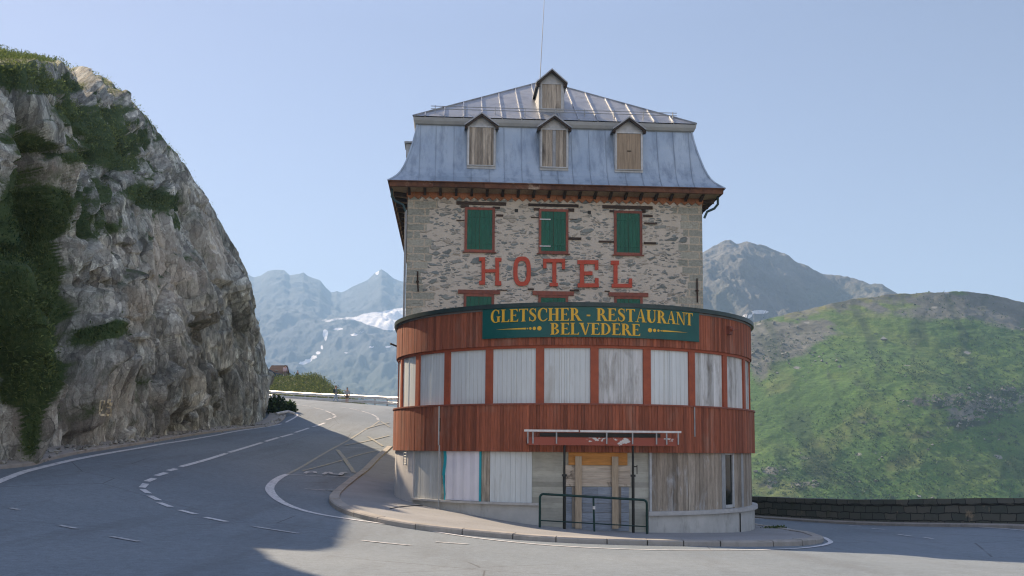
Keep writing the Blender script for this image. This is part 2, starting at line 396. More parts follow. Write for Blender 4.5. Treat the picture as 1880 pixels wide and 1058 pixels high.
def mk_parapet():
    N = NM('dark_parapet_stone'); nd = N.n('ShaderNodeTexCoord')
    dv = N.n('ShaderNodeVectorMath', operation='MULTIPLY_ADD'); nz = N.n('ShaderNodeTexNoise'); N.L(N.co, nz.inputs['Vector']); nz.inputs['Scale'].default_value = 2.2; nz.inputs['Detail'].default_value = 3; N.L(nz.outputs[1], dv.inputs[0]); dv.inputs[1].default_value = (.28,.13,0); N.L(nd.outputs['UV'], dv.inputs[2])
    br = N.n('ShaderNodeTexBrick'); N.L(dv.outputs[0], br.inputs['Vector']); br.inputs['Scale'].default_value = 1
    br.inputs['Brick Width'].default_value = .62; br.inputs['Row Height'].default_value = .25; br.inputs['Mortar Size'].default_value = .018; br.inputs['Bias'].default_value = -.3
    br.inputs['Color1'].default_value = (.09,.10,.085,1); br.inputs['Color2'].default_value = (.15,.145,.12,1); br.inputs['Mortar'].default_value = (.035,.036,.032,1)
    k = N.mix(N.rng(N.noise(1.2, 6, .7), .55, .75, 0, .7), br.outputs[0], (.06,.075,.05))
    k = N.mix(N.rng(N.noise(2.0, 5, .7), .62, .70, 0, .75), k, (.32,.25,.16))
    return N.done(k, .9, N.math('MULTIPLY_ADD', N.noise(12, 5, .7), .5, br.outputs[1]), .6, -.02)
M_PARAPET = mk_parapet()
def mk_rock():
    N = NM('cliff_rock')
    veg = N.attr('veg'); tone = N.attr('tone'); crack = N.attr('crack')
    wob = N.n('ShaderNodeTexNoise'); N.L(N.co, wob.inputs['Vector']); wob.inputs['Scale'].default_value = .9; wob.inputs['Detail'].default_value = 3
    def blocks(sc_, rot, wb, seed):
        off = N.n('ShaderNodeVectorMath', operation='MULTIPLY_ADD'); N.L(wob.outputs[1], off.inputs[0]); off.inputs[1].default_value = (wb, wb, wb); N.L(N.co, off.inputs[2])
        mp = N.map(sc_, rot, off.outputs[0])
        v = N.n('ShaderNodeTexVoronoi', feature='F1'); N.L(mp, v.inputs['Vector']); v.inputs['Scale'].default_value = 1
        e = N.n('ShaderNodeTexVoronoi', feature='DISTANCE_TO_EDGE'); N.L(mp, e.inputs['Vector']); e.inputs['Scale'].default_value = 1
        d = N.n('ShaderNodeVectorMath', operation='SUBTRACT'); N.L(mp, d.inputs[0]); N.L(v.outputs['Position'], d.inputs[1])
        c = N.n('ShaderNodeVectorMath', operation='SUBTRACT'); N.L(v.outputs['Color'], c.inputs[0]); c.inputs[1].default_value = (.5,.5,.5)
        q = N.n('ShaderNodeVectorMath', operation='DOT_PRODUCT'); N.L(d.outputs[0], q.inputs[0]); N.L(c.outputs[0], q.inputs[1])
        sp = N.n('ShaderNodeSeparateColor'); N.L(v.outputs['Color'], sp.inputs[0])
        return q.outputs['Value'], sp.outputs[seed], e.outputs['Distance']
    h1, t1, e1 = blocks((1.1, 1.1, .36), (.1, .22, 0), .8, 0)
    h2, t2, e2 = blocks((2.9, 2.9, .95), (-.15, -.2, .3), .5, 1)
    h3, t3, e3 = blocks((7.5, 7.5, 3.6), (.2, .1, .2), .25, 2)
    k = N.ramp(N.noise(.5, 7, .7), (.28, (.29,.315,.28)), (.45, (.46,.485,.43)), (.6, (.62,.625,.555)), (.78, (.41,.43,.38)))
    for t_, lo, hi in ((t1, .6, 1.3), (t2, .5, 1.35), (t3, .6, 1.25)):
        v = N.rng(t_, 0, 1, lo, hi); k = N.mix(1., k, N.comb(v, v, v), 'MULTIPLY')
    st = N.noise(2.6, 6, .7, N.map((1, 1, .14), (.0, rad(8), 0)), .3); k = N.mix(N.rng(st, .5, .72, 0, .42), k, (.52,.46,.36))
    k = N.mix(N.rng(N.noise(3.3, 6, .75, N.map((1,1,.22)), .6), .55, .68, 0, .75), k, (.10,.105,.095))
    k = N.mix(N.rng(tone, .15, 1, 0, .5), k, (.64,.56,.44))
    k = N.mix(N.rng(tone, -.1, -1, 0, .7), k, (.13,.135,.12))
    k = N.mix(N.rng(N.noise(6, 6, .78), .6, .7, 0, .7), k, (.62,.62,.56))
    for e_, w_, a_ in ((e1, .022, .5), (e2, .03, .4), (e3, .04, .25)): k = N.mix(N.math('MULTIPLY', N.rng(e_, w_, .0, 0, a_), N.rng(N.noise(.8, 3), .38, .55)), k, (.035,.037,.034))
    k = N.mix(N.math('MULTIPLY', crack, .6), k, (.04,.042,.038))
    fine = N.noise(20, 5, .8); v = N.rng(fine, .25, .75, .6, 1.35); k = N.mix(1., k, N.comb(v, v, v), 'MULTIPLY')
    gn = N.noise(7, 6, .8)
    g = N.ramp(gn, (.3, (.03,.06,.022)), (.5, (.06,.10,.034)), (.7, (.13,.16,.06)))
    ge = N.math('ADD', veg, N.math('MULTIPLY_ADD', gn, 1.1, -.55))
    moss = N.math('MULTIPLY', N.rng(N.math('ADD', veg, N.math('MULTIPLY_ADD', N.noise(3.5, 6, .8), 1.4, -.7)), .12, .5), .62)
    k = N.mix(moss, k, (.085,.115,.055)); gm = N.rng(ge, .42, .6); k = N.mix(gm, k, g)
    h = N.math('ADD', N.math('MULTIPLY', h1, 1.1), N.math('MULTIPLY', h2, .45)); h = N.math('MULTIPLY_ADD', h3, .17, h)
    h = N.math('MULTIPLY_ADD', N.noise(4, 8, .8, N.map((1,1,.4), (0, rad(10), 0)), .5), .35, h)
    return N.done(k, .92, N.math('MULTIPLY_ADD', fine, .05, h), .85, .55)
M_ROCK = mk_rock()
def mk_leaf(name, c1, c2):
    N = NM(name); v = N.attr('var')
    k = N.ramp(v, (0, c1), (.8, c2), (1, tuple(min(1, x*1.5) for x in c2)))
    m_ = N.done(k, .7, None); N.b.inputs['Subsurface Weight'].default_value = 0
    tr = N.n('ShaderNodeBsdfTranslucent'); N.L(k, tr.inputs[0]); ms = N.n('ShaderNodeMixShader'); ms.inputs[0].default_value = .3
    N.L(N.b.outputs[0], ms.inputs[1]); N.L(tr.outputs[0], ms.inputs[2]); N.L(ms.outputs[0], N.o.inputs[0])
    return m_
M_GRASS = mk_leaf('alpine_grass', (.015,.05,.022), (.13,.17,.055))
M_SHRUB = mk_leaf('shrub_leaves', (.014,.036,.014), (.05,.09,.03))
def mk_earth():
    N = NM('alpine_turf'); n = N.noise(.35, 7, .7)
    k = N.ramp(n, (.3, (.05,.075,.025)), (.5, (.085,.105,.035)), (.7, (.15,.135,.07)))
    return N.done(k, .95, N.noise(3, 6, .7), .8, .2)
M_TURF = mk_earth()
def mk_green_hill():
    N = NM('alpine_slope'); rock = N.attr('rock'); dk = N.attr('dark'); dry = N.attr('dry')
    n1 = N.noise(.022, 8, .65); n2 = N.noise(.34, 6, .74, N.map((.55,.55,2.2)))
    k = N.ramp(n1, (.3, (.036,.085,.018)), (.5, (.062,.13,.022)), (.7, (.125,.17,.038)))
    k = N.mix(N.rng(n2, .46, .7, 0, .5), k, (.02,.058,.018))
    n3 = N.noise(1.1, 5, .8); v = N.rng(n3, .25, .75, .5, 1.5); k = N.mix(1., k, N.comb(v, v, v), 'MULTIPLY')
    k = N.mix(N.math('MULTIPLY', dry, .8), k, (.17,.15,.065))
    rk = N.ramp(N.noise(.06, 8, .7), (.3, (.07,.075,.062)), (.5, (.115,.12,.10)), (.7, (.18,.18,.155)))
    e = N.math('ADD', rock, N.math('MULTIPLY_ADD', N.noise(.05, 8, .75), 1.1, -.55))
    k = N.mix(N.rng(e, .4, .6), k, rk)
    gl = N.attr('gully'); k = N.mix(N.math('MULTIPLY', gl, .55), k, (.018,.04,.016))
    vo = N.n('ShaderNodeTexVoronoi', feature='F1'); N.L(N.map((.16,.16,.2)), vo.inputs['Vector']); vo.inputs['Scale'].default_value = 1
    sp = N.n('ShaderNodeSeparateColor'); N.L(vo.outputs['Color'], sp.inputs[0])
    spot = N.math('MULTIPLY', N.rng(N.math('ADD', vo.outputs['Distance'], N.math('MULTIPLY_ADD', n3, .6, -.3)), .32, .2), N.math('GREATER_THAN', sp.outputs[0], .74))
    k = N.mix(N.math('MULTIPLY', spot, N.math('MULTIPLY', sp.outputs[1], .9)), k, (.02,.045,.022))
    k = N.mix(N.math('MULTIPLY', spot, N.math('GREATER_THAN', sp.outputs[2], .93)), k, (.24,.24,.215))
    k = N.mix(dk, k, (.02,.026,.024))
    return N.done(k, .95, N.math('MULTIPLY_ADD', n3, .5, n2), .7, 1.6)
M_HILL = mk_green_hill()
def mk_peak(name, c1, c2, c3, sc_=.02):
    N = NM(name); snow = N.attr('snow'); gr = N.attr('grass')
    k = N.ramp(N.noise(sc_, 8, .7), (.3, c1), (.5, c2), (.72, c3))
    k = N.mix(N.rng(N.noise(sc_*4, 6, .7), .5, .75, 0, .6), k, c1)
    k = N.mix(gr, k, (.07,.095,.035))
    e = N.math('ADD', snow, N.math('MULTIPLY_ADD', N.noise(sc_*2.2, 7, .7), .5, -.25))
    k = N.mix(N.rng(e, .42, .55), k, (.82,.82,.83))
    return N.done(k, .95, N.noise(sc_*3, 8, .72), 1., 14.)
M_PEAK = mk_peak('grey_scree', (.085,.085,.08), (.15,.148,.14), (.22,.215,.205))
M_FAR = mk_peak('far_rock', (.028,.042,.062), (.065,.085,.115), (.12,.14,.165), .012)  # blue of distant haze is mixed into these rock colours
# ---------------------------------------------------------------- lie of the land (thin plate surface through levelled points)
def P_(x, y, Y): return tuple(at(x, y, Y))
CTRL = [(-3.85,32.91,-.02),(-2.92,30.41,-.16),(-2.02,29.32,-.29),(-1.04,28.57,-.37),(.19,28.,-.55),(.79,27.83,-.62),(2.73,27.74,-.73),
        (3.81,27.97,-.79),(5.48,28.81,-.84),(6.45,29.68,-.91),(7.34,31.01,-.96),
        P_(0,857,26), P_(130,834,31), P_(300,805,42), P_(400,790,50), P_(510,776,63), P_(550,763,66), P_(498,734,112), P_(616,742,103), P_(718,748,96),
        P_(262,890,26.5), P_(0,1058,12.5), P_(450,1058,13), P_(940,1058,14), P_(1880,1058,15), P_(1525,1000,24), P_(1880,1030,21.5), P_(640,993,20.5),
        P_(1400,952,42), P_(1880,970,30), (0,0,-.1), (-12,0,.2), (12,0,-.2), (0,-14,-.1), (-22,8,.75), (20,8,-.4), (-4.6,27.2,.02),
        (-5,44,1.0), (-4.5,58,1.9), (0,75,3.2), (6.5,58,-1.2), (8.3,47,-1.25), (-40,112,8.2), (-22,-12,.5), (22,-12,-.4)]
CT = np.array(CTRL); _n = len(CT)
def _ker(r2): return np.where(r2 > 1e-9, r2*np.log(np.maximum(r2, 1e-9)), 0)
_K = _ker(((CT[:,None,:2]-CT[None,:,:2])**2).sum(-1)) + np.eye(_n)*4.0
_Pm = np.c_[np.ones(_n), CT[:,:2]]
_sol = np.linalg.solve(np.block([[_K, _Pm], [_Pm.T, np.zeros((3,3))]]), np.r_[CT[:,2], 0, 0, 0])
def gz(x, y):
    x = np.asarray(x, float); y = np.asarray(y, float); sh = x.shape; x = x.ravel(); y = y.ravel()
    k = _ker((x[:,None]-CT[None,:,0])**2 + (y[:,None]-CT[None,:,1])**2)
    z = k@_sol[:_n] + _sol[_n] + _sol[_n+1]*x + _sol[_n+2]*y
    return z.reshape(sh) if sh else float(z[0])
def gp(px, py):                      # the point of the ground seen at a pixel of the survey picture
    d = ray(px, py); d = d/d[1]
    Y = np.linspace(7, 130, 500); h = CAM[2]+d[2]*Y - gz(d[0]*Y, Y)
    i = np.where(h < 0)[0]
    i = i[0] if len(i) else len(Y)-1
    lo, hi = Y[max(i-1,0)], Y[i]
    for _ in range(24):
        m_ = (lo+hi)/2
        if CAM[2]+d[2]*m_ - gz(d[0]*m_, m_) < 0: hi = m_
        else: lo = m_
    return np.array([d[0]*hi, hi, gz(d[0]*hi, hi)])
def resample(pts, step):
    pts = [np.asarray(p, float)[:2] for p in pts]; out = [pts[0]]
    for a, b in zip(pts[:-1], pts[1:]):
        n = max(1, int(np.linalg.norm(b-a)/step))
        out += [a+(b-a)*(k+1)/n for k in range(n)]
    return np.array(out)
def smooth_line(pts, step=.4, it=3):
    p = resample(pts, step)
    for _ in range(it):
        q = p.copy(); q[1:-1] = (p[:-2]+2*p[1:-1]+p[2:])/4; p = q
    return p
def fill(poly, step, zoff, name, mat, step_far=None, far=50, **k):
    """flat-seen polygon filled with a fine net that follows the ground"""
    b = resample(list(poly)+[poly[0]], step)[:-1]
    x0, y0 = b.min(0); x1, y1 = b.max(0)
    def inside(q):
        c = np.zeros(len(q), bool); n = len(b)
        for i in range(n):
            xi, yi = b[i]; xj, yj = b[i-1]
            if yi == yj: continue
            c ^= ((yi > q[:,1]) != (yj > q[:,1])) & (q[:,0] < (xj-xi)*(q[:,1]-yi)/(yj-yi)+xi)
        return c
    def net(s, ya, yb):
        if yb <= ya: return np.zeros((0,2))
        gx, gy = np.meshgrid(np.arange(x0+s/2, x1, s), np.arange(ya+s/2, yb, s)); return np.c_[gx.ravel(), gy.ravel()]
    g = np.r_[net(step, y0, min(y1, far)), net(step_far or step, max(y0, far), y1)]
    g = g[inside(g)]
    keep = np.ones(len(g), bool)
    for p in b: keep &= ((g-p)**2).sum(1) > (step*.35)**2
    g = g[keep]; allp = np.r_[b, g]
    vs, _, fs, _, _, _ = delaunay_2d_cdt([Vector(p) for p in allp], [(i, (i+1) % len(b)) for i in range(len(b))], [], 1, 1e-5)
    xy = np.array([(v.x, v.y) for v in vs]); z = gz(xy[:,0], xy[:,1])+zoff
    M = MB(); M.add(np.c_[xy, z], fs, .5)
    o = M.build(name, mat, smooth=True); tag(o, **k); return o
ROADP = [(-23,-15),(-24,-4),(-21.5,6),(-18.5,15),(-15.5,23),(-14.6,27),(-15.3,32),(-16.3,42),(-17,50),(-17,58),(-16.8,64),(-19,72),(-30,85),(-45,100),
         (-52,117),(-27.5,112.2),(-18.4,103.2),(-12,96.6),(-6,90),(0,78),(4,66),(6.8,57),(8.6,49),(10.8,42.2),(15.7,30.1),(19.9,20.2),(22.6,8),(23,-15)]
fill(ROADP, .7, 0, 'road', M_ASPH, 1.5, 52, kind='structure')
# ground under the road and the banks that fall away to the valley floor
def build_ground():
    b = resample(ROADP+[ROADP[0]], 3)[:-1]; n = len(b); c = np.array([0, 45.])
    vs = [(*p, gz(*p)-.1) for p in b]; fs = []
    d = (b-c)/np.linalg.norm(b-c, axis=1)[:,None]
    for r, dz in ((.4,-.15),(3,-1.6),(9,-6),(25,-17),(70,-42),(180,-95),(450,-118),(1100,-120),(2000,-120)):
        for p, e in zip(b, d):
            q = p+e*r; z = gz(*p)+dz if dz > -100 else dz
            vs.append((q[0], q[1], z + (2.5*mnoise.noise(Vector((q[0]*.03, q[1]*.03, 1))) if r > 20 else 0)))
    for k in range(9):
        for i in range(n):
            j = (i+1) % n; fs.append((k*n+i, k*n+j, (k+1)*n+j, (k+1)*n+i))
    M = MB(); M.add(vs, fs, .5)
    q = resample([(-22,-14),(22,-14)], 4)
    g = [(x, y) for x in np.arange(-50, 24, 4.) for y in np.arange(-14, 116, 4.)]
    allp = [Vector(p) for p in b] + [Vector(p) for p in g]
    v2, _, f2, _, _, _ = delaunay_2d_cdt(allp, [(i, (i+1) % n) for i in range(n)], [], 1, 1e-5)
    M.add([(v.x, v.y, gz(v.x, v.y)-.1) for v in v2], f2, .5)
    return tag(M.build('ground', M_TURF, smooth=True), kind='structure')
build_ground()

# ---------------------------------------------------------------- pavement round the building, kerb stones
KPX = [(712,822),(690,842),(664,868),(640,885),(622,899),(608,912),(604,921),(610,931),(628,942),(655,951),(700,962),(780,975),(880,985),(1000,995),(1120,1000),(1250,1003),(1400,1004),(1480,1002),(1506,998),(1512,993),(1490,985),(1440,976),(1388,969)]
KERB = smooth_line([(-4.9,60),(-5.3,50)] + [gp(*p)[:2] for p in KPX] + [(8.6,44),(6.6,57)], .25, 4)
fill(list(KERB[::2]) + [(5,60)], .6, .12, 'pavement', M_PAVE, kind='structure')
def build_kerb():
    M = MB(); acc = 0; L = 1.05
    P = KERB; seg = np.linalg.norm(np.diff(P, axis=0), axis=1); s = np.r_[0, np.cumsum(seg)]
    f = lambda t: np.array([np.interp(t, s, P[:,0]), np.interp(t, s, P[:,1])])
    while acc < s[-1]-.3:
        ln = L*random.uniform(.75, 1.3); t0 = acc+.012; t1 = min(acc+ln, s[-1])-.012; var = random.random(); h = random.uniform(-.006, .008)
        ts = np.linspace(t0, t1, 4); ring = []
        for t in ts:
            p = f(t); d = f(min(t+.1, s[-1]))-f(max(t-.1, 0)); d /= np.linalg.norm(d); nrm = np.array([-d[1], d[0]])   # inward = left of travel
            o = p-nrm*.02; i = p+nrm*.27; z = gz(*p)
            oo = p-nrm*.0
            ring.append([(*o, z-.08), (*i, z-.08), (*i, z+.133+h), (*(o+nrm*.03), z+.13+h), (*o, z+.10+h)])
        vs = [q for r_ in ring for q in r_]; fs = [(0,1,2,3,4), (19,18,17,16,15)]
        for k in range(3):
            for j in range(5): fs.append((k*5+j, k*5+(j+1) % 5, (k+1)*5+(j+1) % 5, (k+1)*5+j))
        M.add(vs, fs, var); acc += ln
    return tag(M.build('kerb', M_KERB), kind='structure')
build_kerb()

# ---------------------------------------------------------------- painted markings
def ribbon(M, pts, w, z=.012, smooth=True, is_px=True, taper=None):
    q = [gp(*p)[:2] for p in pts] if is_px else pts
    q = smooth_line(q, .35, 3) if smooth and len(q) > 2 else resample(q, .5)
    n = len(q); d = np.gradient(q, axis=0); d /= np.maximum(np.linalg.norm(d, axis=1), 1e-6)[:,None]; nr = np.c_[-d[:,1], d[:,0]]
    ww = np.full(n, w) if taper is None else np.interp(np.linspace(0, 1, n), *taper)
    a = q+nr*ww[:,None]/2; b = q-nr*ww[:,None]/2
    vs = [(*p, gz(*p)+z) for p in a] + [(*p, gz(*p)+z) for p in b]
    M.add(vs, [(i, i+1, n+i+1, n+i) for i in range(n-1)], random.random())
def z7(*p): return [(x/2.4737, 700+y/2.4737) for x, y in p]
def zl(*p): return [(470+x/6.963, 660+y/6.963) for x, y in p]
def zk(*p): return [(480+x/7.52, 800+y/7.52) for x, y in p]
M = MB(); ribbon(M, [(-120,945),(-50,905),(0,884),(40,868),(130,846),(220,829),(300,815),(400,799),(500,782),(530,773),(547,764),(545,759),(534,756)], .16, taper=([0,.3,1],[.2,.17,.14]))
tag(M.build('edge_line', M_LINE), kind='structure')
M = MB()
for sgm in ([(1475,190),(1420,208)],[(1402,213),(1340,234)],[(1330,240),(1275,255)],[(1265,257),(1205,275)],[(1190,280),(1040,325)],[(1028,329),(820,390)],[(800,399),(765,408)],[(755,417),(710,431)],
            [(700,443),(666,457)],[(662,467),(645,485)],[(648,493),(675,511)],[(680,522),(720,542)],[(722,553),(775,573)],[(815,587),(890,606)],[(930,620),(1030,640)]): ribbon(M, z7(*sgm), .17)
tag(M.build('centre_line', M_LINE), kind='structure')
M = MB()
for sgm in ([(1140,660),(1240,676),(1355,693)],[(505,708),(635,731)],[(268,656),(350,672)],[(45,578),(85,586)],[(1640,725),(1870,748)],[(1385,490),(1480,497)]): ribbon(M, z7(*sgm), .12)
for sgm in ([(480,575),(560,585)],[(600,592),(700,605)],[(740,620),(860,645)],[(890,660),(960,690)],[(975,695),(1015,720)],[(1020,728),(990,748)],[(960,755),(900,775)],[(1080,612),(1150,620)],[(1190,628),(1320,655)],[(1350,662),(1460,695)],[(1480,702),(1540,735)],[(1552,745),(1560,775)]): ribbon(M, zl(*sgm), .16)
for sgm in ([(1558,965),(1580,967)],[(1600,971),(1625,973)],[(1648,982),(1672,985)],[(1695,987),(1712,990)],[(800,996),(860,1000)]): ribbon(M, sgm, .11)
tag(M.build('worn_lane_line', M_LINEOLD), kind='structure')
M = MB(); ribbon(M, z7((1305,424),(1280,432),(1245,455),(1226,478),(1222,492),(1235,515),(1262,540),(1305,565),(1370,588),(1450,608),(1600,630),(1740,648),(1880,668)) + [(850,985),(950,997),(1050,1005),(1200,1011),(1366,1011),(1470,1008),(1515,1002),(1527,996),(1515,988),(1480,978),(1440,970)], .2, taper=([0,.05,.16,.24,.35,.8,1],[.16,.22,.27,.22,.14,.12,.14]))
tag(M.build('inner_edge_line', M_LINE), kind='structure')
M = MB(); ribbon(M, [(1384,953),(1500,958),(1600,961),(1740,967),(1880,975),(1990,983),(2100,993)], .1)
tag(M.build('wall_side_line', M_LINE), kind='structure')
M = MB()
for k, (sgm, w_) in enumerate(([z7((1305,424),(1480,325),(1650,225),(1725,180)), .15],[zk((568,488),(1110,345),(1605,208)), .14],[zk((1045,198),(1280,518)), .26],[zk((1150,138),(1500,68),(1760,5)), .16],
               [zk((1465,15),(1675,150)), .22],[zl((1400,890),(1560,845),(1700,815)), .15],[zl((1600,800),(1710,870)), .14])): ribbon(M, sgm, w_*.72, .012+.004*k, False)
tag(M.build('yellow_bay_marking', M_YLINE), kind='structure')
M = MB()
for k, (sgm, w_) in enumerate(([zk((370,540),(1260,577)), .07],[zk((1080,165),(1650,178)), .06],[zk((598,530),(645,500)), .13],[zk((645,500),(735,503)), .1],[zk((735,503),(745,526)), .13],[zk((625,524),(740,528)), .07],
               [zk((850,548),(908,515)), .13],[zk((890,522),(960,518)), .1],[zk((955,518),(962,538)), .13],[zk((930,541),(1085,550)), .1],[zk((1082,562),(1115,530)), .16],[zk((1100,532),(1185,524)), .1])): ribbon(M, sgm, w_, .012+.004*k, False)
tag(M.build('bay_lettering', M_LINEOLD), kind='structure')

# gully grate in the bus bay
def build_grate():
    c = gp(606, 901); t = empty('drain_grate', tuple(c), rad(-4), label='rectangular iron drain grate set in the asphalt beside the kerb corner', cat='drain grate')
    f = MB(); f.box(-.42,.42,-.27,-.23,.0,.025); f.box(-.42,.42,.23,.27,.0,.025); f.box(-.42,-.38,-.23,.23,.0,.025); f.box(.38,.42,-.23,.23,.0,.025)
    f.build('frame', M_PIPE, t)
    g = MB()
    for k in range(9): x = -.34+k*.085; g.box(x-.02, x+.02, -.23, .23, .004, .02)
    g.build('grate_bars', M_PIPE, t)
    d = MB(); d.box(-.38,.38,-.23,.23,-.05,.003); d.build('pit', M_BLACK, t)
build_grate()

# ---------------------------------------------------------------- parapet wall on the valley side
def build_parapet():
    Wl = smooth_line([(22.9,-14),(22.5,6),(21.4,14),(19.7,20.3),(15.5,30.1),(10.7,42.2),(8.5,49),(6.8,56)], 1.0, 3)
    d = np.gradient(Wl, axis=0); d /= np.linalg.norm(d, axis=1)[:,None]; nr = np.c_[d[:,1], -d[:,0]]       # away from the road
    t = empty('parapet_wall', (0,0,0), label='low dark stone parapet wall along the road on the valley side', cat='wall')
    zt = gz(Wl[:,0], Wl[:,1]); L = np.r_[0, np.cumsum(np.linalg.norm(np.diff(Wl, axis=0), axis=1))]
    def sweep(name, prof, mat):
        n = len(Wl); vs = []; fs = []; m_ = len(prof)
        for i in range(n):
            for o, z in prof: p = Wl[i]+nr[i]*o; vs.append((p[0], p[1], zt[i]+z+(.03*mnoise.noise(Vector((L[i]*.7, o*2, 3))) if z > .8 else 0)))
        for i in range(n-1):
            for j in range(m_): fs.append((i*m_+j, i*m_+(j+1) % m_, (i+1)*m_+(j+1) % m_, (i+1)*m_+j))
        M = MB(); M.add(vs, fs); o = M.build(name, mat, t)
        uv = o.data.uv_layers.new(name='UVMap')
        for lp in o.data.loops:
            i, j = divmod(lp.vertex_index, m_); uv.data[lp.index].uv = (L[i], prof[j][1]+prof[j][0]*.9)
        return o
    sweep('wall', [(0,-.4),(0,.72),(.5,.72),(.5,-1.5)], M_PARAPET)
    sweep('coping', [(-.04,.72),(-.04,.90),(.54,.90),(.54,.72)], M_PARAPET)
    n = len(Wl)
    def strip(prof, name, mat):
        vs = []; fs = []; m_ = len(prof)
        for i in range(n):
            for o, z in prof: p = Wl[i]+nr[i]*o; vs.append((p[0], p[1], zt[i]+z))
        for i in range(n-1):
            for j in range(m_-1): fs.append((i*m_+j, i*m_+j+1, (i+1)*m_+j+1, (i+1)*m_+j))
        M = MB(); M.add(vs, fs); return tag(M.build(name, mat), kind='structure')
    strip([(-.5,-.02),(-.5,.09),(-.46,.11),(.0,.12)], 'wall_kerb', M_KERB)
build_parapet()

# ---------------------------------------------------------------- guard rail on the far bend
def build_rail():
    Rl = smooth_line([(-52,116.5),(-40,114.6),(-27.6,112),(-18.4,103),(-12.1,96.4),(-8,91.5),(-3,85)], 1.0, 2)
    t = empty('guard_rail', (0,0,0), label='bright steel guard rail of two beams round the far bend', cat='guard rail')
    d = np.gradient(Rl, axis=0); d /= np.linalg.norm(d, axis=1)[:,None]; nr = np.c_[d[:,1], -d[:,0]]; z = gz(Rl[:,0], Rl[:,1])
    for zz in (.40, .86):
        prof = [(0,-.15),(.05,-.10),(.05,-.04),(0,0),(.05,.04),(.05,.10),(0,.15),(-.02,.15),(.03,.10),(.03,.04),(-.02,0),(.03,-.04),(.03,-.10),(-.02,-.15)]
        vs = []; fs = []; m_ = len(prof); n = len(Rl)
        for i in range(n):
            for o, h in prof: p = Rl[i]+nr[i]*o; vs.append((p[0], p[1], z[i]+zz+h))
        for i in range(n-1):
            for j in range(m_): fs.append((i*m_+j, i*m_+(j+1) % m_, (i+1)*m_+(j+1) % m_, (i+1)*m_+j))
        M = MB(); M.add(vs, fs); M.build('beam', M_GALV, t)
    for i in range(1, len(Rl), 2):
        p = Rl[i]-nr[i]*.1; M = MB(); M.box(p[0]-.06, p[0]+.06, p[1]-.05, p[1]+.05, z[i]-.3, z[i]+.93); M.build('post', M_PIPE, t)
M_GALV = mat_plain('galvanised_steel', (.62,.60,.57), .45, .6, (.5,.49,.47), 3)
build_rail()
# ---------------------------------------------------------------- rock cliff beside the road
CLIFF = [  # foot of the wall, top of the wall
    ((-27,-16,0), (-32,-12,14)), ((-25,-4,0), (-30,1,15.5)), ((-21,5,0), (-24,9,16)), ((-16.8,14,0), (-18.6,18,17.5)), ((-14.4,21,0), (-17,27,17.3)),
    (P_(0,857,26.3), P_(0,110,31.2)), (P_(60,848,28.6), P_(60,110,33.4)), (P_(130,835,32), P_(108,120,47)), (P_(230,818,37.5), P_(184,141,51)), (P_(310,803,43), P_(258,203,53)), (P_(400,789,50), P_(328,288,55)), (P_(455,780,56), P_(384,370,58)),
    (P_(497,772,62), P_(438,482,61)), (P_(510,768,66.5), P_(470,585,65.5)), ((-18,70.5,3.9), P_(486,655,69)), ((-21.5,74,4.3), (-21.5,75,7.8)), ((-31,83,5.5), (-31,84,8))]
def catmull(A, n):
    A = np.asarray(A, float); A = np.r_[2*A[:1]-A[1:2], A, 2*A[-1:]-A[-2:-1]]; k = len(A)-3
    t = np.linspace(0, k-1e-6, n); i = t.astype(int); f = (t-i)[:,None]
    a, b, c, d = A[i], A[i+1], A[i+2], A[i+3]
    return .5*(2*b + (c-a)*f + (2*a-5*b+4*c-d)*f**2 + (3*b-a-3*c+d)*f**3)
# vegetation and bare bright faces as they grow on the wall, (x, y, rx, ry, strength) in the survey picture
VEG = [(40,600,50,150,1.3),(60,500,60,110,1.2),(30,430,60,80,1.),(70,700,30,80,1.4),(55,800,18,60,1.2),(20,640,25,40,.8),(110,370,90,22,.8),(160,240,70,45,.9),(205,265,60,40,.9),
       (60,150,80,28,.8),(20,130,50,35,.9),(120,205,50,22,.8),(270,365,45,18,1.2),(315,370,30,14,.9),(355,395,18,12,1.),(160,420,60,22,.7),(185,612,52,13,1.4),(215,598,22,14,1.2),(150,630,35,14,1.),
       (100,330,60,28,.7),(90,690,34,26,.9),(95,400,45,35,.9),(120,160,60,12,1.),(200,205,26,10,.9),(260,255,20,10,.8),(250,350,26,12,1.),(20,235,26,22,.7),(100,575,22,18,.7),(150,500,30,14,.6),(230,300,30,18,.8),(60,270,40,30,.75),(10,330,30,26,.7),(60,380,60,40,.9),(130,290,30,16,.7)]
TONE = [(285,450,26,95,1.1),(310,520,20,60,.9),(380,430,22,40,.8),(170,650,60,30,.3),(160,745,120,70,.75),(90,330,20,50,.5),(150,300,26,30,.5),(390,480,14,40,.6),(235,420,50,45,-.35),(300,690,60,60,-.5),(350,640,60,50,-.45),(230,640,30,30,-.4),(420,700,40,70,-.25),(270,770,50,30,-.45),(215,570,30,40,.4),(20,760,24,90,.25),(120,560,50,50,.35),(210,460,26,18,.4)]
def blobs(px, py, L):
    s = np.zeros(px.shape)
    for x, y, rx, ry, a in L: s = s + (a*.84 if L is VEG and a < 1.05 else a)*np.exp(-(((px-x)/rx)**2 + ((py-y)/ry)**2)**1.3)
    return s
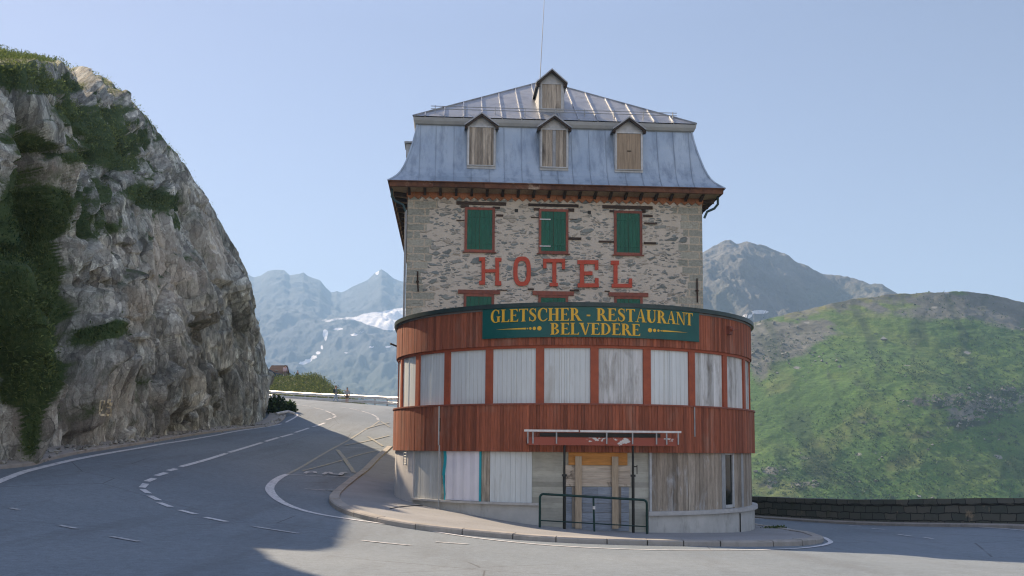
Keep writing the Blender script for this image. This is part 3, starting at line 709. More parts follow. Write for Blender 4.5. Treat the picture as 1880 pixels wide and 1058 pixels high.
def build_cliff():
    ns = 1150; foot = np.array([c[0] for c in CLIFF]); top = np.array([c[1] for c in CLIFF]); foot[:,2] = gz(foot[:,0], foot[:,1])-.15
    fine_s = catmull(np.c_[foot, top], 1600)
    # even spacing as seen along the wall, denser where the wall is in view
    L = np.r_[0, np.cumsum(np.linalg.norm(np.diff(fine_s[:,:2], axis=0), axis=1)*np.where((fine_s[:-1,1] > 20) & (fine_s[:-1,1] < 70), 1, .12))]
    q = np.linspace(0, L[-1], ns); S = np.stack([np.interp(q, L, fine_s[:,i]) for i in range(6)], 1)
    A, B = S[:,:3], S[:,3:]
    Ls = np.r_[0, np.cumsum(np.linalg.norm(np.diff(A[:,:2], axis=0), axis=1))]
    t = np.r_[np.linspace(0, 1, 270), 1+np.linspace(.004, 1, 50)**1.3]
    nt_ = len(t); tt = np.minimum(t, 1)
    back = np.maximum(t-1, 0)
    hf = tt**1.36; vf = 1-(1-tt)**1.25
    hdir = B-A; hdir[:,2] = 0; hl = np.linalg.norm(hdir, axis=1)[:,None]
    tan = np.gradient(A, axis=0); tan[:,2] = 0; tan /= np.linalg.norm(tan, axis=1)[:,None]
    outw = np.c_[tan[:,1], -tan[:,0], np.zeros(ns)]                 # towards the road
    P = np.zeros((nt_, ns, 3))
    P[:,:,:2] = A[None,:,:2] + hdir[None,:,:2]*hf[:,None,None] - outw[None,:,:2]*(back*16)[:,None,None]
    P[:,:,2] = A[None,:,2] + (B[:,2]-A[:,2])[None,:]*vf[:,None] + (back*.6 - back**2*7)[:,None]
    SS = np.broadcast_to(Ls[None,:], (nt_, ns)); H = P[:,:,2] - A[None,:,2] + back[:,None]*9
    # broken rock: leaning slabs at three sizes, joints, small chips
    wx = fbm(SS*.2, H*.2, 2, 3)*.9; wy = fbm(SS*.16, H*.16, 2, 9)*.9
    X, Y = SS+wx+H*.14, H+wy
    D, e1 = facets(X/3.4+Y*.05, Y/7.0, 11, 2.2, 3.8, 1.5, 22)
    j1 = sstep(.10, .0, e1)
    D2, e2 = facets(X/1.35+.35*fbm(X*.5, Y*.3, 2, 5), Y/2.7+X*.12, 31, 1.0, 2.2, .9, 30)
    j2 = sstep(.12, .0, e2)
    D3, e3 = facets(X/.62, Y/1.05-X*.15, 51, .34, .75, .4, 24)
    j3 = sstep(.14, .0, e3)
    px, py = pix(P)
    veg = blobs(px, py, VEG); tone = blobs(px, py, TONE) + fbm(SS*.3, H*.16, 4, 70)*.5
    vis = (P[:,:,1] > 20)
    veg = np.where(vis, veg, fbm(SS*.2, H*.2, 4, 77)+.1)
    smooth_face = sstep(.2, .7, blobs(px, py, [(250,420,75,60,1.),(285,480,30,110,1.),(150,740,110,80,.8),(390,470,30,70,.8)]))
    rough = np.interp(H, [0, 1, 3], [.35, .8, 1.])
    rough = rough*np.interp(P[:,:,1], [48, 60, 66, 70], [1, .6, .3, .05])
    disp = (D*(1-.25*smooth_face) + D2*(1-.6*smooth_face) + D3*(1-.55*smooth_face) - j1*.55 - j2*.24*(1-.5*smooth_face) - j3*.05)*rough
    disp += fbm(SS*.12, H*.1, 3, 88)*.9*rough + (ridged(SS*.5+H*.07, H*.08, 2, 90)-.5)*.4*rough
    disp -= sstep(.3, .9, veg)*.25 + np.interp(P[:,:,1], [40, 53, 61], [.2, .1, .65])
    crest = np.exp(-((t-1)/.2)**2)[:,None]; disp = disp*(1-.85*crest)*np.where(t > 1, np.clip(1.2-back*1.5, .2, 1), 1)[:,None]
    nu = sstep(.55, 1.05, t)[:,None]
    nd = outw[None,:,:]*(1-.75*nu[:,:,None]); nd = nd + np.array([0,0,1.])[None,None,:]*(.12+.85*nu[:,:,None]); nd /= np.linalg.norm(nd, axis=2)[:,:,None]
    P = P + nd*disp[:,:,None]
    P[0,:,:2] = A[:,:2]+outw[:,:2]*.0; P[0,:,2] = A[:,2]-.5
    px, py = pix(P); veg = np.where(vis, blobs(px, py, VEG), veg)
    # grass also settles on ledges
    dz = np.gradient(P, axis=0); ds = np.gradient(P, axis=1); N_ = np.cross(ds, dz); N_ /= np.maximum(np.linalg.norm(N_, axis=2), 1e-9)[:,:,None]
    up = np.abs(N_[:,:,2])
    ledge = sstep(.45, .85, up)
    veg2 = np.clip(veg*.95 + ledge*sstep(3, 9, H)*.6 + fbm(SS*.75, H*.75, 3, 120)*np.interp(veg, [.5, 1.1], [.62, .25]) - .15 + np.exp(-((t-1)/.08)**2)[:,None]*.3 + (t[:,None] > 1)*.5 + fbm(SS*2.1, H*2.1, 2, 131)*np.interp(veg, [.8, 1.2], [.5, .1]), 0, 1.3)
    veg2 *= np.interp(px, [330, 400], [1, .45])*np.ones_like(veg2)
    crack = np.clip(j1*.9+j2*.6+j3*.25, 0, 1)*sstep(-.4, .4, fbm(SS*.5, H*.5, 3, 140))
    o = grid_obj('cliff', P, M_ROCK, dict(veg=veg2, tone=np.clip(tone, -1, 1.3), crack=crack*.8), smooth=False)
    tag(o, kind='structure')
    # blades and leaves growing on the wall: one mass
    rng = np.random.default_rng(3)
    wgt = (np.clip(veg2-.42, 0, .6)*vis*(px > -60)*(px < 520)*(py > 40)).ravel(); wgt *= np.r_[np.linalg.norm(np.cross(ds, dz), axis=2).ravel()]
    n = 46000; idx = rng.choice(wgt.size, n, p=wgt/wgt.sum())
    B0 = P.reshape(-1,3)[idx] + rng.normal(0, .05, (n,3)); Nn = N_.reshape(-1,3)[idx]; Nn *= np.sign((Nn@np.array([.7,-.5,.5])))[:,None]
    big = (veg.ravel()[idx] > 1.0)
    k = 4; V = []; var = []
    base = np.repeat(B0, k, 0); nr = np.repeat(Nn, k, 0); m_ = n*k
    dirs = nr*.55 + np.array([0,0,.75]) + rng.normal(0, .5, (m_,3)); dirs /= np.linalg.norm(dirs, axis=1)[:,None]
    ln = rng.uniform(.05, .2, m_)*np.repeat(np.where(big, 1.15, .85), k)
    side = np.cross(dirs, rng.normal(0, 1, (m_,3))); side /= np.linalg.norm(side, axis=1)[:,None]; wd = ln*rng.uniform(.06, .17, m_)
    base = base + np.clip(rng.normal(0, .08, (m_,3)), -.15, .15)
    mid = base + dirs*(ln*.5)[:,None]; tip = base + dirs*ln[:,None] - np.array([0,0,1.])*(ln*.25)[:,None]
    VV = np.stack([base, mid-side*wd[:,None], tip, mid+side*wd[:,None]], 1).reshape(-1,3)
    me = bpy.data.meshes.new('cliff_grass'); me.vertices.add(len(VV)); me.vertices.foreach_set('co', VV.astype(np.float32).ravel())
    me.loops.add(m_*4); me.loops.foreach_set('vertex_index', np.arange(m_*4, dtype=np.int32)); me.polygons.add(m_)
    me.polygons.foreach_set('loop_start', np.arange(0, m_*4, 4, dtype=np.int32)); me.polygons.foreach_set('loop_total', np.full(m_, 4, np.int32)); me.update(calc_edges=True)
    a = me.attributes.new('var', 'FLOAT', 'FACE'); clump = np.repeat(vnoise(SS.ravel()[idx]*.9, H.ravel()[idx]*.9, 5), k)
    a.data.foreach_set('value', np.clip(rng.uniform(0, .6, m_)+clump*.6-.12+np.repeat(np.clip((P.reshape(-1,3)[idx,2]-11)*.05, 0, .25), k), 0, 1).astype(np.float32)); me.materials.append(M_GRASS)
    g = bpy.data.objects.new('cliff_grass', me); col.objects.link(g); tag(g, kind='stuff')
    # yellow survey letters painted on the rock
    r, c, _ = P.shape; ii = np.arange(r*c).reshape(r, c)
    sub = (slice(0, 170), slice(None)); q4 = np.stack([ii[:169,:-1], ii[:169,1:], ii[1:170,1:], ii[1:170,:-1]], -1).reshape(-1,4)
    bv = BVHTree.FromPolygons(P.reshape(-1,3).tolist(), q4.tolist())
    M = MB()
    for k_, (w_, *st) in enumerate([(.075,(440,275),(418,440),(400,620),(410,735)),(.11,(410,735),(520,742),(640,740),(770,752)),(.06,(435,275),(575,290)),(.05,(575,290),(520,430),(460,620)),(.075,(680,268),(650,480),(610,785)),
                     (.1,(670,268),(805,275)),(.075,(800,270),(785,450),(755,790)),(.06,(650,500),(775,492)),(.06,(690,330),(735,420),(775,335)),(.05,(770,500),(690,560))]):
        pts = []
        for a_, b_ in zip(st[:-1], st[1:]):
            for f in np.linspace(0, 1, 6)[:-1]: pts.append((a_[0]+(b_[0]-a_[0])*f, a_[1]+(b_[1]-a_[1])*f))
        pts.append(st[-1]); W = []
        for x, y in pts:
            d = Vector(ray(160+x/17.63, 720+y/17.63)).normalized(); h = bv.ray_cast(Vector(CAM), d)
            if h[0]: W.append((h[0]-d*(.035+.004*k_), d))
        if len(W) < 2: continue
        vs = []
        for i, (p, d) in enumerate(W):
            e = (W[min(i+1, len(W)-1)][0]-W[max(i-1,0)][0]).normalized(); s_ = e.cross(d).normalized()*w_*.34; vs += [p-s_, p+s_]
        M.add(vs, [(2*i, 2*i+1, 2*i+3, 2*i+2) for i in range(len(W)-1)], .5)
    pm = M.build('painted_mark', mk_mark('yellow_paint_on_rock', (.66,.58,.38), .36)); pm.parent = o
    return A, outw
CL_A, CL_OUT = build_cliff()
# concrete gutter edge at the foot of the rock
def build_gutter():
    A = CL_A[::6]; o = CL_OUT[::6]; vs = []; fs = []; sel = [i for i in range(len(A)) if A[i,1] < 70]
    for i in sel:
        for d, h in ((-.6,.10),(.42,.10),(.46,.08),(.46,-.1)): p = A[i]+o[i]*d; vs.append((p[0], p[1], gz(p[0], p[1])+h))
    for i in range(len(sel)-1):
        for j in range(3): fs.append((i*4+j, i*4+j+1, (i+1)*4+j+1, (i+1)*4+j))
    M = MB(); M.add(vs, fs); tag(M.build('roadside_kerb', M_KERB, smooth=False), kind='structure')
build_gutter()
def build_debris():
    rng = np.random.default_rng(21); M = MB(); n = 0
    sel = [i for i in range(len(CL_A)) if 18 < CL_A[i,1] < 68]
    while n < 420:
        i = sel[rng.integers(len(sel))]; o = abs(rng.normal(0, .22))+.05; p = CL_A[i]+CL_OUT[i]*o; x, y = p[0]+rng.normal(0,.1), p[1]+rng.normal(0,.3)
        z = gz(x, y)+(.10 if o < .42 else .0); r = float(np.clip(rng.lognormal(-3.3, .55), .015, .13)); q = rng.normal(0, 1, (6,3))*.25
        b = np.array([(1,0,0),(-1,0,0),(0,1,0),(0,-1,0),(0,0,.8),(0,0,-.6)], float)+q
        M.add([(x+v[0]*r, y+v[1]*r, z+r*.4+v[2]*r) for v in b], [(0,2,4),(2,1,4),(1,3,4),(3,0,4),(2,0,5),(1,2,5),(3,1,5),(0,3,5)]); n += 1
    tag(M.build('gravel', mat_plain('rock_chips', (.40,.40,.36), .9, 0, (.24,.24,.21), 3, var=.5)), kind='stuff')
build_debris()

def scatter_leaves(name, mat, pts, nrm, n_per, ln, wd, spread, seed, droop=.2, label=None, **k):
    rng = np.random.default_rng(seed); m_ = len(pts)*n_per
    base = np.repeat(pts, n_per, 0)+rng.normal(0, spread, (m_,3)); d = np.repeat(nrm, n_per, 0)*.6+np.array([0,0,.5])+rng.normal(0, .6, (m_,3)); d /= np.linalg.norm(d, axis=1)[:,None]
    l = rng.uniform(*ln, m_); s_ = np.cross(d, rng.normal(0, 1, (m_,3))); s_ /= np.linalg.norm(s_, axis=1)[:,None]; w_ = l*rng.uniform(*wd, m_)
    mid = base+d*(l*.5)[:,None]; tip = base+d*l[:,None]-np.array([0,0,1.])*(l*droop)[:,None]
    VV = np.stack([base, mid-s_*w_[:,None], tip, mid+s_*w_[:,None]], 1).reshape(-1,3)
    me = bpy.data.meshes.new(name); me.from_pydata(VV.tolist(), [], np.arange(m_*4).reshape(-1,4).tolist())
    a = me.attributes.new('var', 'FLOAT', 'FACE'); a.data.foreach_set('value', rng.uniform(0, 1, m_).astype(np.float32)*np.repeat(rng.uniform(.4, 1.2, len(pts)), n_per).astype(np.float32))
    me.materials.append(mat); o = bpy.data.objects.new(name, me); col.objects.link(o); return tag(o, label, **k)
# ---------------------------------------------------------------- mountains: each a relief of its own at its own distance
def relief(name, mat, cols, ridge, Yf, Yr, zf, rows, back, relief_fn, attr_fn, power=1.0, foot=None):
    """ridge: (x, y) of the skyline in the survey picture, laid out at depth Yr; the flank runs down to depth Yf at height zf"""
    rx, ry = zip(*ridge); c = np.linspace(cols[0], cols[1], cols[2]); yy = np.interp(c, rx, ry)
    R = np.array([at(x, y, (Yr(x) if callable(Yr) else Yr)) for x, y in zip(c, yy)])
    d = np.array([ray(x, 825) for x in c]); d /= d[:,1:2]
    t = np.r_[np.linspace(0, 1, rows)**.9, 1+np.linspace(.02, 1, max(6, rows//8))]; tt = np.minimum(t, 1); b = np.maximum(t-1, 0)
    Yq = Yf + (R[None,:,1]-Yf)*tt[:,None] + back*b[:,None]
    X = d[None,:,0]*Yq; sm = R[:,2].copy()
    for _ in range(60): sm[1:-1] = (sm[:-2]+2*sm[1:-1]+sm[2:])/4; sm[0] = sm[1]; sm[-1] = sm[-2]
    kk = cols[2]//14; sm = np.convolve(np.pad(sm, kk, mode='edge'), np.ones(2*kk+1)/(2*kk+1), 'valid')
    Z = zf + (sm[None,:]-zf)*(tt**power)[:,None] + (R[:,2]-sm)[None,:]*sstep(.62, 1, tt)[:,None] - (b**1.2*back*.6)[:,None]
    U = X; V = Yq
    dz, dn = relief_fn(U, V, np.broadcast_to(t[:,None], U.shape), c)
    P = np.stack([X, Yq, Z+dz], -1)
    P[:,:,1] += dn
    px, py = pix(P)
    return tag(grid_obj(name, P, mat, attr_fn(px, py, P, np.broadcast_to(t[:,None], U.shape)), smooth=True), kind='structure')

def r_green(U, V, t, c):
    env = np.sin(np.clip(t, 0, 1)*math.pi)**.5
    gul = ridged(U*.011+V*.006, V*.0028, 4, 21)           # gullies running downhill
    dz = (gul-.55)*-16*env + fbm(U*.006, V*.006, 4, 24)*15*env
    f1, f2, dx, dy, r1, r2 = voro(U*.06, V*.045, 27)
    dz += fbm(U*.04, V*.03, 4, 26)*2.2*(.25+.75*env) + fbm(U*.2, V*.2, 3, 28)*.6 + (ridged(U*.08, V*.16, 3, 29)-.5)*.8*(.3+env)
    # rocky outcrops
    return dz, 0
OUTC = [(1715,738,55,13,1.),(1800,742,60,24,1.2),(1770,775,40,18,.9),(1850,725,40,20,.9),(1590,775,30,8,.5),(1600,795,20,8,.5),(1700,800,30,9,.5),(1480,840,22,7,.6),(1560,885,35,7,.5),(1420,880,20,10,.6),(1830,800,26,9,.5),(1420,862,26,10,.7),(1480,890,40,9,.7),(1405,895,16,9,.8),(1540,868,20,6,.5),(1640,850,26,6,.4),(1750,840,30,6,.4),(1660,690,26,8,.4),(1530,660,20,7,.35)]
def a_green(px, py, P, t):
    ry = np.interp(px, [1380,1480,1560,1640,1780,1880], [595,572,553,541,535,550])
    below = py-ry
    rock = np.exp(-(below/40)**2)*(.68+.5*fbm(px*.03-py*.05, py*.06, 3, 55)) + blobs(px, py, [(1430,640,72,32,.8),(1490,612,70,22,.5),(1395,680,22,40,.7),(1790,566,110,18,.55),(1700,585,90,20,.35),(1860,596,60,18,.45)])
    o = blobs(px, py, OUTC)*1.2; n = fbm(px*.05, py*.09, 4, 44)
    rock = rock*.9 + o*sstep(-.1, .3, n)*.8
    dark = np.clip(o*sstep(.05, -.35, n)*1.3, 0, 1)*.8
    dry = np.clip(np.exp(-(below/8)**2)*.9*(px > 1440)*(px < 1700) + sstep(.1, .5, fbm(px*.012, py*.02, 4, 48))*.45, 0, 1)
    gl = sstep(.66, .84, ridged(px*.018-py*.007+.3*fbm(px*.01, py*.02, 3, 52), py*.0035+px*.002, 3, 51))*sstep(-.3, .2, fbm(px*.008, py*.008, 2, 53))
    return dict(rock=np.clip(rock, 0, 1.2), dark=dark, dry=dry, gully=gl*(py < 880))
HILL = relief('green_hill', M_HILL, (1200, 2250, 620), [(1200,690),(1290,640),(1340,610),(1380,594),(1420,584),(1480,571),(1530,558),(1580,549),(1640,541),(1700,538),(1745,536),(1780,535),(1810,539),(1845,545),(1880,552),(1960,566),(2250,600)],
       270, 580, -118, 460, 260, r_green, a_green, .95)
def hill_cover():
    me = HILL.data; n = len(me.vertices); co = np.zeros(n*3, np.float32); me.vertices.foreach_get('co', co); co = co.reshape(-1,3).astype(float)
    px, py = pix(co); rng = np.random.default_rng(18)
    ok = (px > 1350) & (px < 1960) & (py < 925) & (py > 530)
    den = ok*np.clip(.25+.9*fbm(co[:,0]*.02, co[:,1]*.02, 4, 91)+.8*blobs(px, py, OUTC)+.5*sstep(820, 910, py), .02, 2)*np.where(py < 620, .25, 1)
    s = rng.choice(n, 5200, p=den/den.sum()); p = co[s]+rng.normal(0, .8, (len(s),3))*np.array([1,1,0])
    scatter_leaves('hill_scrub_foliage', mk_leaf('hill_scrub_leaves', (.012,.035,.014), (.05,.10,.028)), p, np.tile([0,-.2,1.], (len(p),1)), 7, (.35,1.05), (.2,.4), .35, 19, kind='stuff')
    den = ok*(blobs(px, py, OUTC)+.025*(fbm(co[:,0]*.03, co[:,1]*.03, 3, 92) > .25)+.5*np.exp(-((px-1430)/80)**2-((py-640)/40)**2)); s = rng.choice(n, 900, p=den/den.sum()); M = MB()
    for i in s:
        r = float(np.clip(rng.lognormal(-.75, .5), .25, 1.5)); q = rng.normal(0, .28, (6,3)); b = np.array([(1,0,0),(-1,0,0),(0,1,0),(0,-1,0),(0,0,.75),(0,0,-.6)], float)+q; c = co[i]+rng.normal(0, .6, 3)*np.array([1,1,0])
        M.add([tuple(c+v*r) for v in b], [(0,2,4),(2,1,4),(1,3,4),(3,0,4),(2,0,5),(1,2,5),(3,1,5),(0,3,5)])
    tag(M.build('hill_rubble', mat_plain('hill_stone', (.20,.205,.19), .9, 0, (.11,.118,.105), .6, var=.5)), kind='stuff')
hill_cover()
def r_peak(U, V, t, c):
    env = np.sin(np.clip(t, 0, 1)*math.pi)**.5
    rib = ridged(U*.006+V*.002, V*.0022, 5, 61)
    return (rib-.55)*90*env + fbm(U*.02, V*.02, 5, 63)*26*env + fbm(U*.03, V*.02, 4, 64)*7 + (ridged(U*.05, V*.03, 4, 66)-.5)*14*(.15+env), 0
def a_peak(px, py, P, t):
    sn = blobs(px, py, [(1395,573,16,3.5,1.3),(1372,580,12,3,1.),(1340,592,8,3,.8),(1440,535,4,10,.4)])
    gr = np.clip(blobs(px, py, [(1520,545,60,20,.35),(1330,560,30,40,.25),(1600,530,40,12,.3)]), 0, 1)
    return dict(snow=sn, grass=gr)
relief('rocky_mountain', M_PEAK, (1080, 1800, 460), [(1080,560),(1200,510),(1270,478),(1292,463),(1310,452),(1330,444),(1345,441),(1358,444),(1372,442),(1390,445),(1410,452),(1440,464),(1465,474),(1490,485),(1515,497),(1540,509),(1565,512),(1600,517),(1630,527),(1650,540),(1700,560),(1800,590)],
       700, 1400, -118, 330, 500, r_peak, a_peak, 1.1)
def r_far(U, V, t, c):
    env = np.sin(np.clip(t, 0, 1)*math.pi)**.5
    rib = ridged(U*.0026+V*.0012, V*.0022-U*.0006, 5, 71)
    return (rib-.55)*-95*env*(t < 1.01) + fbm(U*.012, V*.008, 5, 73)*26*env + (ridged(U*.02, V*.01, 4, 74)-.5)*20*(.25+env), 0
def a_far(px, py, P, t):
    n = fbm(px*.03, py*.05, 4, 79)
    sn = blobs(px, py, [(706,588,44,11,1.4),(738,580,36,14,1.3),(680,578,24,5,.5),(720,599,24,8,1.1),(692,499,4,6,1.),(556,667,8,2.6,1.2),(566,662,8,2.8,1.2),(576,656,7,2.8,1.1),(584,648,5,3.5,.9),(591,638,4,6,.7),(598,622,3,8,.6),(620,604,12,3,.9),(597,612,6,8,.9),(650,615,9,3,.8),(682,637,8,2.5,.8),(712,637,8,2.5,.8),(635,648,6,2,.6),(665,610,8,2,.6),(640,585,40,5,.45),(600,590,20,5,.45),(545,615,14,4,.35),(625,572,14,10,.3)]) + sstep(.25, .6, n)*.12*(py < 610)
    gr = np.clip(sstep(610, 720, py)*.4*(px > 560)+sstep(640, 720, py)*.12, 0, 1)
    return dict(snow=sn, grass=gr)
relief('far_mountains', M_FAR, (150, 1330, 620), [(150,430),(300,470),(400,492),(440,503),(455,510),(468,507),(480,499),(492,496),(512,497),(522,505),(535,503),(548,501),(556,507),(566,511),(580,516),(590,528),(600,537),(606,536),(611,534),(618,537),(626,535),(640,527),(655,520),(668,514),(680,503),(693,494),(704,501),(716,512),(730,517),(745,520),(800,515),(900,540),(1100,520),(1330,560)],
       900, lambda x: 3400, -118, 330, 700, r_far, a_far, 1.25)
# grassy knoll beyond the guard rail
def r_kn(U, V, t, c):
    return (fbm(U*.25, V*.25, 4, 81)*.7 + fbm(U*1.1, V*1.1, 3, 82)*.25)*np.sin(np.clip(t, 0.05, 1)*math.pi*.9), 0
M_KNOLL = mk_leaf('knoll_grass_leaves', (.03,.06,.018), (.15,.17,.055))
KN = relief('grassy_knoll', M_TURF, (300, 665, 200), [(300,688),(440,691),(500,694),(540,695),(562,692),(578,691),(590,696),(602,707),(614,718),(630,731),(648,744),(665,760)], 112, 130, 6.2, 70, 40, r_kn, lambda px, py, P, t: {}, .75)
def knoll_grass():
    me = KN.data; n = len(me.vertices); co = np.zeros(n*3, np.float32); me.vertices.foreach_get('co', co); co = co.reshape(-1,3)
    px, py = pix(co); rng = np.random.default_rng(8); s = np.where((px > 470) & (px < 660) & (co[:,1] < 133))[0]; s = rng.choice(s, 7000)
    p = co[s]+rng.normal(0, .3, (len(s),3))*np.array([1,1,0])
    scatter_leaves('knoll_grass', M_KNOLL, p, np.tile([0,-.3,1.], (len(p),1)), 4, (.12,.38), (.10,.22), .2, 9, kind='stuff')
knoll_grass()
# leafy bushes
def bush(name, c, r, h, seed, label, dens=90):
    rng = np.random.default_rng(seed); n = dens; v = rng.normal(0, 1, (n,3)); v /= np.linalg.norm(v, axis=1)[:,None]; v[:,2] = np.abs(v[:,2])
    rr = rng.uniform(.45, 1, n)**.5; lump = 1+.35*np.sin(v[:,0]*5+seed)*np.cos(v[:,1]*4)
    p = v*rr[:,None]*lump[:,None]*np.array([r, r, h])+np.array(c)
    return scatter_leaves(name, M_SHRUB, p, v, 14, (.12,.28), (.2,.36), .12, seed, .15, label, cat='shrub')
c = at(519,766,68); bush('leafy_shrub', (-15.75,66.6,gz(-15.75,66.6)), .5, .85, 5, 'dense green shrub at the far foot of the rock, beside the road', 130)
bush('leafy_shrub', (-15.1,67.6,gz(-15.1,67.6)), .35, .45, 6, 'small low green shrub by the road just past the end of the rock', 90)
# ---------------------------------------------------------------- the stone hotel
YAW = rad(3.6)
BO = np.array([1.976, 34.598, 0.])
BU = np.array([math.cos(YAW), math.sin(YAW), 0]); BV = np.array([-math.sin(YAW), math.cos(YAW), 0])
def fu(px, py, v=0.):                # (u, z) on the facade plane moved back by v
    d = ray(px, py); P = CAM + d*(((BO+BV*v-CAM)@BV)/(d@BV)); return float((P-BO)@BU), float(P[2])
U0, U1, VB = -5.69, 4.79, 24.0
def build_hotel():
    H = empty('hotel_building', tuple(BO), YAW, label='tall rubble stone hotel with blue-grey metal mansard roof and green shutters', cat='building')
    M = MB(); M.box(U0, U1, 0, VB, -2.5, 10.6); M.build('wall', M_STONE, H)
    # frieze with toothed lower edge
    M = MB()
    def frieze(p0, p1, nrm):
        p0 = Vector(p0); p1 = Vector(p1); L = (p1-p0).length; d = (p1-p0)/L; n = int(L/.26)
        for k in range(n):
            a = p0+d*(L*k/n); b = p0+d*(L*(k+1)/n-.004); c = (a+b)/2; nv = Vector(nrm)*.04
            z0, z1, zt = 10.42, 10.31, 10.56
            M.add([a+nv+Vector((0,0,z0)), c+nv+Vector((0,0,z1)), b+nv+Vector((0,0,z0)), b+nv+Vector((0,0,zt)), a+nv+Vector((0,0,zt)),
                   a+Vector((0,0,z0)), c+Vector((0,0,z1)), b+Vector((0,0,z0)), b+Vector((0,0,zt)), a+Vector((0,0,zt))],
                  [(0,1,2,3,4),(9,8,7,6,5),(0,5,6,1),(1,6,7,2),(2,7,8,3),(3,8,9,4),(4,9,5,0)])
    frieze((U0-.03,0,0),(U1+.03,0,0),(0,-1,0)); frieze((U0,VB,0),(U0,-.03,0),(-1,0,0)); frieze((U1,-.03,0),(U1,VB,0),(1,0,0))
    M.build('frieze', M_ORANGE, H)
    # eaves
    ov = .62
    def ring(M, prof, var=None):          # sweep a profile (outward, z) round the roof rectangle
        pts = []
        for d, z in prof: pts += [(U0-d,-d,z),(U1+d,-d,z),(U1+d,VB+d,z),(U0-d,VB+d,z)]
        fs = []
        for k in range(len(prof)-1):
            for j in range(4): fs.append((k*4+j, k*4+(j+1) % 4, (k+1)*4+(j+1) % 4, (k+1)*4+j))
        M.add(pts, fs, var)
    M = MB(); ring(M, [(.0,10.56),(.56,10.64),(.56,10.68),(0.,10.68)], .6); M.build('soffit', M_SOFFIT, H)
    M = MB()
    def fascia(p0, p1, nrm):
        p0 = Vector(p0); p1 = Vector(p1); L = (p1-p0).length; s = 0
        while s < L-.01:
            l = min(random.uniform(1.2, 2.6), L-s); d = (p1-p0)/L; a = p0+d*s; b = p0+d*(s+l-.006); n = Vector(nrm)
            dz = random.uniform(-.012, .012)
            M.hexa([a+Vector((0,0,10.60+dz)), b+Vector((0,0,10.60+dz)), b+n*.05+Vector((0,0,10.61+dz)), a+n*.05+Vector((0,0,10.61+dz)),
                    a+Vector((0,0,10.77)), b+Vector((0,0,10.77)), b+n*.06+Vector((0,0,10.77)), a+n*.06+Vector((0,0,10.77))]); s += l
    fascia((U0-ov+.03,-ov+.05,0),(U1+ov-.03,-ov+.05,0),(0,-1,0)); fascia((U0-ov+.05,VB,0),(U0-ov+.05,-ov+.05,0),(-1,0,0)); fascia((U1+ov-.05,-ov+.05,0),(U1+ov-.05,VB,0),(1,0,0))
    M.build('fascia', M_EAVE, H)
    M = MB(); ring(M, [(ov-.04,10.77),(ov+.05,10.765),(ov+.06,10.80),(ov-.04,10.82)], .5); M.build('gutter', M_EAVE, H)
    for k in range(20):
        M = MB(); u = U0+.06+k*(U1-U0-.12)/19; M.hexa([(u-.045,-.04,10.44),(u+.045,-.04,10.44),(u+.045,-.02,10.44),(u-.045,-.02,10.44),(u-.045,-.50,10.60),(u+.045,-.50,10.60),(u+.045,-.02,10.60),(u-.045,-.02,10.60)]); M.build('bracket', M_DARKWOOD, H)
    for sx, uu in ((-1, U0), (1, U1)):
        for k in range(30):
            M = MB(); v = .25+k*.8; a, b = sorted((uu+sx*.04, uu+sx*.5)); M.box(a, b, v-.05, v+.05, 10.46, 10.62); M.build('bracket', M_DARKWOOD, H)
    # mansard
    prof = [(.66,10.79),(.60,10.84),(.50,10.93),(.38,11.05),(.26,11.22),(.16,11.42),(.07,11.66),(-.03,12.0),(-.14,12.4),(-.225,12.8),(-.275,13.10)]
    M = MB(); ring(M, prof, .5)
    def seam(f, n, a, b):
        for k in range(n):
            s = a+(b-a)*(k+.5)/n + random.uniform(-.06,.06)
            for (d0,z0),(d1,z1) in zip(prof[:-1], prof[1:]): M.bar(f(s,d0,z0), f(s,d1,z1), .022, .03, f(0,1,0) if False else (0,0,1), .3)
    seam(lambda s,d,z: (s,-d-.004,z), 17, U0+.1, U1-.1); seam(lambda s,d,z: (U0-d-.004,s,z), 26, 0, VB); seam(lambda s,d,z: (U1+d+.004,s,z), 26, 0, VB)
    for su in (U0, U1):
        sg = -1 if su == U0 else 1
        for (d0,z0),(d1,z1) in zip(prof[:-1], prof[1:]): M.bar((su+sg*(d0+.003),-d0-.003,z0), (su+sg*(d1+.003),-d1-.003,z1), .05, .05, (0,1,0), .6)
    mans = M.build('mansard_roof', M_ZINC, H)
    M = MB(); ring(M, [(-.285,13.08),(-.20,13.12),(-.15,13.22),(-.13,13.34),(-.3,13.36)], .5); M.build('cornice', M_CORN, H)
    # upper hipped roof
    e = .14; zr, ze = 16.68, 13.38; uc = (U0+U1)/2; vr = 5.1
    A, B, C, D = (U0+e, e, ze), (U1-e, e, ze), (U1-e, VB-e, ze), (U0+e, VB-e, ze); R1, R2 = (uc, vr, zr), (uc, VB-vr, zr)
    M = MB(); M.add([A,B,C,D,R1,R2], [(0,1,4),(1,2,5,4),(2,3,5),(3,0,4,5)], .5)
    for k in range(15):
        u = U0+.55+k*.69; f = 1-abs(u-uc)/(uc-A[0])
        if f > .05: M.bar((u, e, ze+.005), (u, e+(vr-e)*f, ze+(zr-ze)*f+.005), .035, .075, (0,-.5,1), .75)
    for a, b in ((A,R1),(B,R1),(C,R2),(D,R2),(R1,R2)): M.bar(a, b, .09, .07, (0,0,1), .35)
    for k in range(28):
        v = 1.+k*.8; f = min(1, (v-e)/(vr-e), (VB-e-v)/(vr-e))
        M.bar((A[0], v, ze), (A[0]+(uc-A[0])*f, v, ze+(zr-ze)*f), .03, .06, (-1,0,1), .7); M.bar((B[0], v, ze), (B[0]+(uc-B[0])*f, v, ze+(zr-ze)*f), .03, .06, (1,0,1), .7)
    roof = M.build('roof', M_ZROOF, H)
